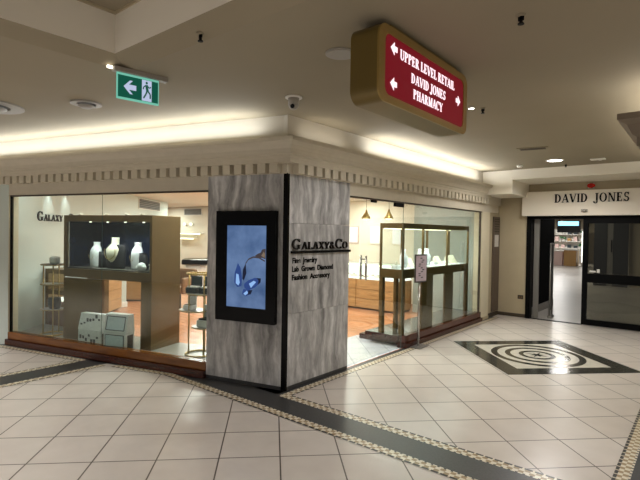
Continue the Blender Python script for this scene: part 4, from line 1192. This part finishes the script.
# ================================================================== FACING SHOP AT RIGHT (cornice end in view)
b = B()
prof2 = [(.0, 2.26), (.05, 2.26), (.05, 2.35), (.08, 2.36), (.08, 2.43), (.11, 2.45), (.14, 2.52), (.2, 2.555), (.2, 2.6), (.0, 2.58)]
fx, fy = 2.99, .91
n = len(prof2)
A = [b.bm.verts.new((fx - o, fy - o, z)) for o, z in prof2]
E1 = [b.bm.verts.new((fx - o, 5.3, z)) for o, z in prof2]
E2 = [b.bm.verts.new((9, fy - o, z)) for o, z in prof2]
b.mi('cornice_shaded')
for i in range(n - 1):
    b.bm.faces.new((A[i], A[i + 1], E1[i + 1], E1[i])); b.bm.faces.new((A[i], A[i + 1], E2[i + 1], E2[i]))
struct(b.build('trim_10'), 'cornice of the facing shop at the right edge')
b = B(); b.box(fx + .01, 9, fy + .01, 5.3, 2.26, CE, 'fascia'); b.box(fx + .01, 9, fy + .01, 5.3, 0, 2.262, 'beige')
struct(b.build('wall_facing'), 'wall of the facing shop at the right')

# ================================================================== LIGHTS
def area(name, loc, sx, sy, power, col=(1, .93, .82), rot=(0, 0, 0), spread=180):
    l = bpy.data.lights.new(name, 'AREA'); l.shape = 'RECTANGLE'; l.size = sx; l.size_y = sy; l.energy = power; l.color = col; l.spread = R(spread)
    o = bpy.data.objects.new(name, l); COL.objects.link(o); o.location = loc; o.rotation_euler = rot; return o
def spot(name, loc, power, ang=110, blend=.8, rad=.06, col=(1, .92, .8), rot=(0, 0, 0)):
    l = bpy.data.lights.new(name, 'SPOT'); l.energy = power; l.spot_size = R(ang); l.spot_blend = blend; l.shadow_soft_size = rad; l.color = col
    o = bpy.data.objects.new(name, l); COL.objects.link(o); o.location = loc; o.rotation_euler = rot; return o
# cove tubes on top of the cornices (hidden behind the lip), shining up
COVE = (.96, .97, 1.0)
p = LW(4.6, -.14, 2.604)
area('cove_light', p, 8.6, .03, 50, (.95, .985, 1.0), (PI + .38, 0, LROT))
area('cove_light', (.14, 3.25, 2.604), .03, 3.7, 26, (.98, .985, .98), (0, PI + .38, 0))
area('cove_light', (.10, .55, 2.604), .03, .8, 1.0, (1, .93, .82), (0, PI + .3, 0))
area('cove_light', (2.95, 3.0, 2.605), .03, 4.2, 10, (1, .95, .86), (PI, 0, 0))
area('cove_light', (6.0, .83, 2.605), 5.8, .03, 45, (1, .95, .88), (PI, 0, 0))
# mall downlights: two seen, the rest added unseen to brighten floor and walls
for x, y, pw, cone in ((1.46, 4.55, 135, 165), (1.6, .8, 75, 165), (6.3, -1.0, 200, 160), (.6, -5.8, 190, 130), (-2.3, -4.6, 340, 132), (4.6, -4.6, 235, 160), (-5.6, -4.4, 360, 132), (3.4, -7.2, 215, 160), (2.6, 3.2, 45, 120)):
    spot('downlight_and_fill', (x, y, CE - .03), pw, cone, .5, .06, (1, .975, .945))
# shop interior
for x, y, pw in ((-1.1, 2.2, 40), (-1.2, 4.1, 40), (-3.0, 3.2, 60), (-3.2, 5.6, 40), (-5.5, 3.8, 70), (-8.5, 5.2, 70), (-11.5, 5.4, 60), (-3.6, 2.2, 60), (-2.0, 1.0, 40), (-6.2, 3.6, 50)):
    area('shop_lamp', (x, y, 2.47), .5, .5, pw * .95, (1, .975, .94))
area('window_fill', LW(4.1, .35, 2.44), .6, .2, 3, (.95, .98, 1.0), (0, 0, LROT))  # three unseen fill lights added to brighten the left window display
area('window_fill', LW(2.6, .14, 2.44), 1.6, .1, 32, (1, .95, .88), (0, 0, LROT))
area('window_fill', LW(1.35, .3, 2.44), .5, .2, 10, (1, .95, .88), (0, 0, LROT))
for p in wash:
    spot('wall_washer', (p.x, p.y, 2.42), 17, 58, .5, .012, (.9, .96, 1.0))
for x in (.42, .74, 1.06, 1.38):
    q = LW(CU - x, CV + .075, .12 + H_ - .10)
    spot('cabinet_spot', q, 13, 110, .6, .015, (.97, .98, 1.0), (R(22), 0, LROT))
area('cabinet_strip', (-.13, 3.7, .172 + Hc - .09), .06, 2.2, 22, (.95, 1, .98))
# department store
for x, y, pw in ((1.2, 9.4, 13), (-.5, 13, 30), (-2.2, 17.5, 48), (-2.5, 22, 66), (3.5, 8.6, 16), (.8, 17, 45), (-3.5, 27, 90)):
    area('store_lamp', (x, y, 2.74), .8, .8, pw, (1, .97, .93))

wd = bpy.data.worlds.new('World'); S.world = wd; wd.use_nodes = True
bg = wd.node_tree.nodes['Background']; bg.inputs[0].default_value = (1, .96, .9, 1); bg.inputs[1].default_value = .25

# ================================================================== CAMERA
cam = bpy.data.cameras.new('Camera'); cam.sensor_fit = 'HORIZONTAL'; cam.sensor_width = 36; cam.lens = 36 * 474.08 / 640
cam.clip_start = .05; cam.clip_end = 100
co = bpy.data.objects.new('Camera', cam); COL.objects.link(co)
yaw = R(129.32); pitch = -.01566; roll = .016197
fw = Vector((math.cos(yaw) * math.cos(pitch), math.sin(yaw) * math.cos(pitch), math.sin(pitch)))
r_ = fw.cross(Vector((0, 0, 1))).normalized(); u_ = r_.cross(fw)
r2 = r_ * math.cos(roll) + u_ * math.sin(roll); u2 = -r_ * math.sin(roll) + u_ * math.cos(roll)
mw = Matrix(((r2.x, u2.x, -fw.x, 3.355), (r2.y, u2.y, -fw.y, -3.56), (r2.z, u2.z, -fw.z, 1.65), (0, 0, 0, 1)))
co.matrix_world = mw
S.camera = co
S.view_settings.view_transform = 'Standard'
S.view_settings.look = 'None'
S.view_settings.gamma = 1
S.view_settings.use_curve_mapping = False
S.view_settings.exposure = .12
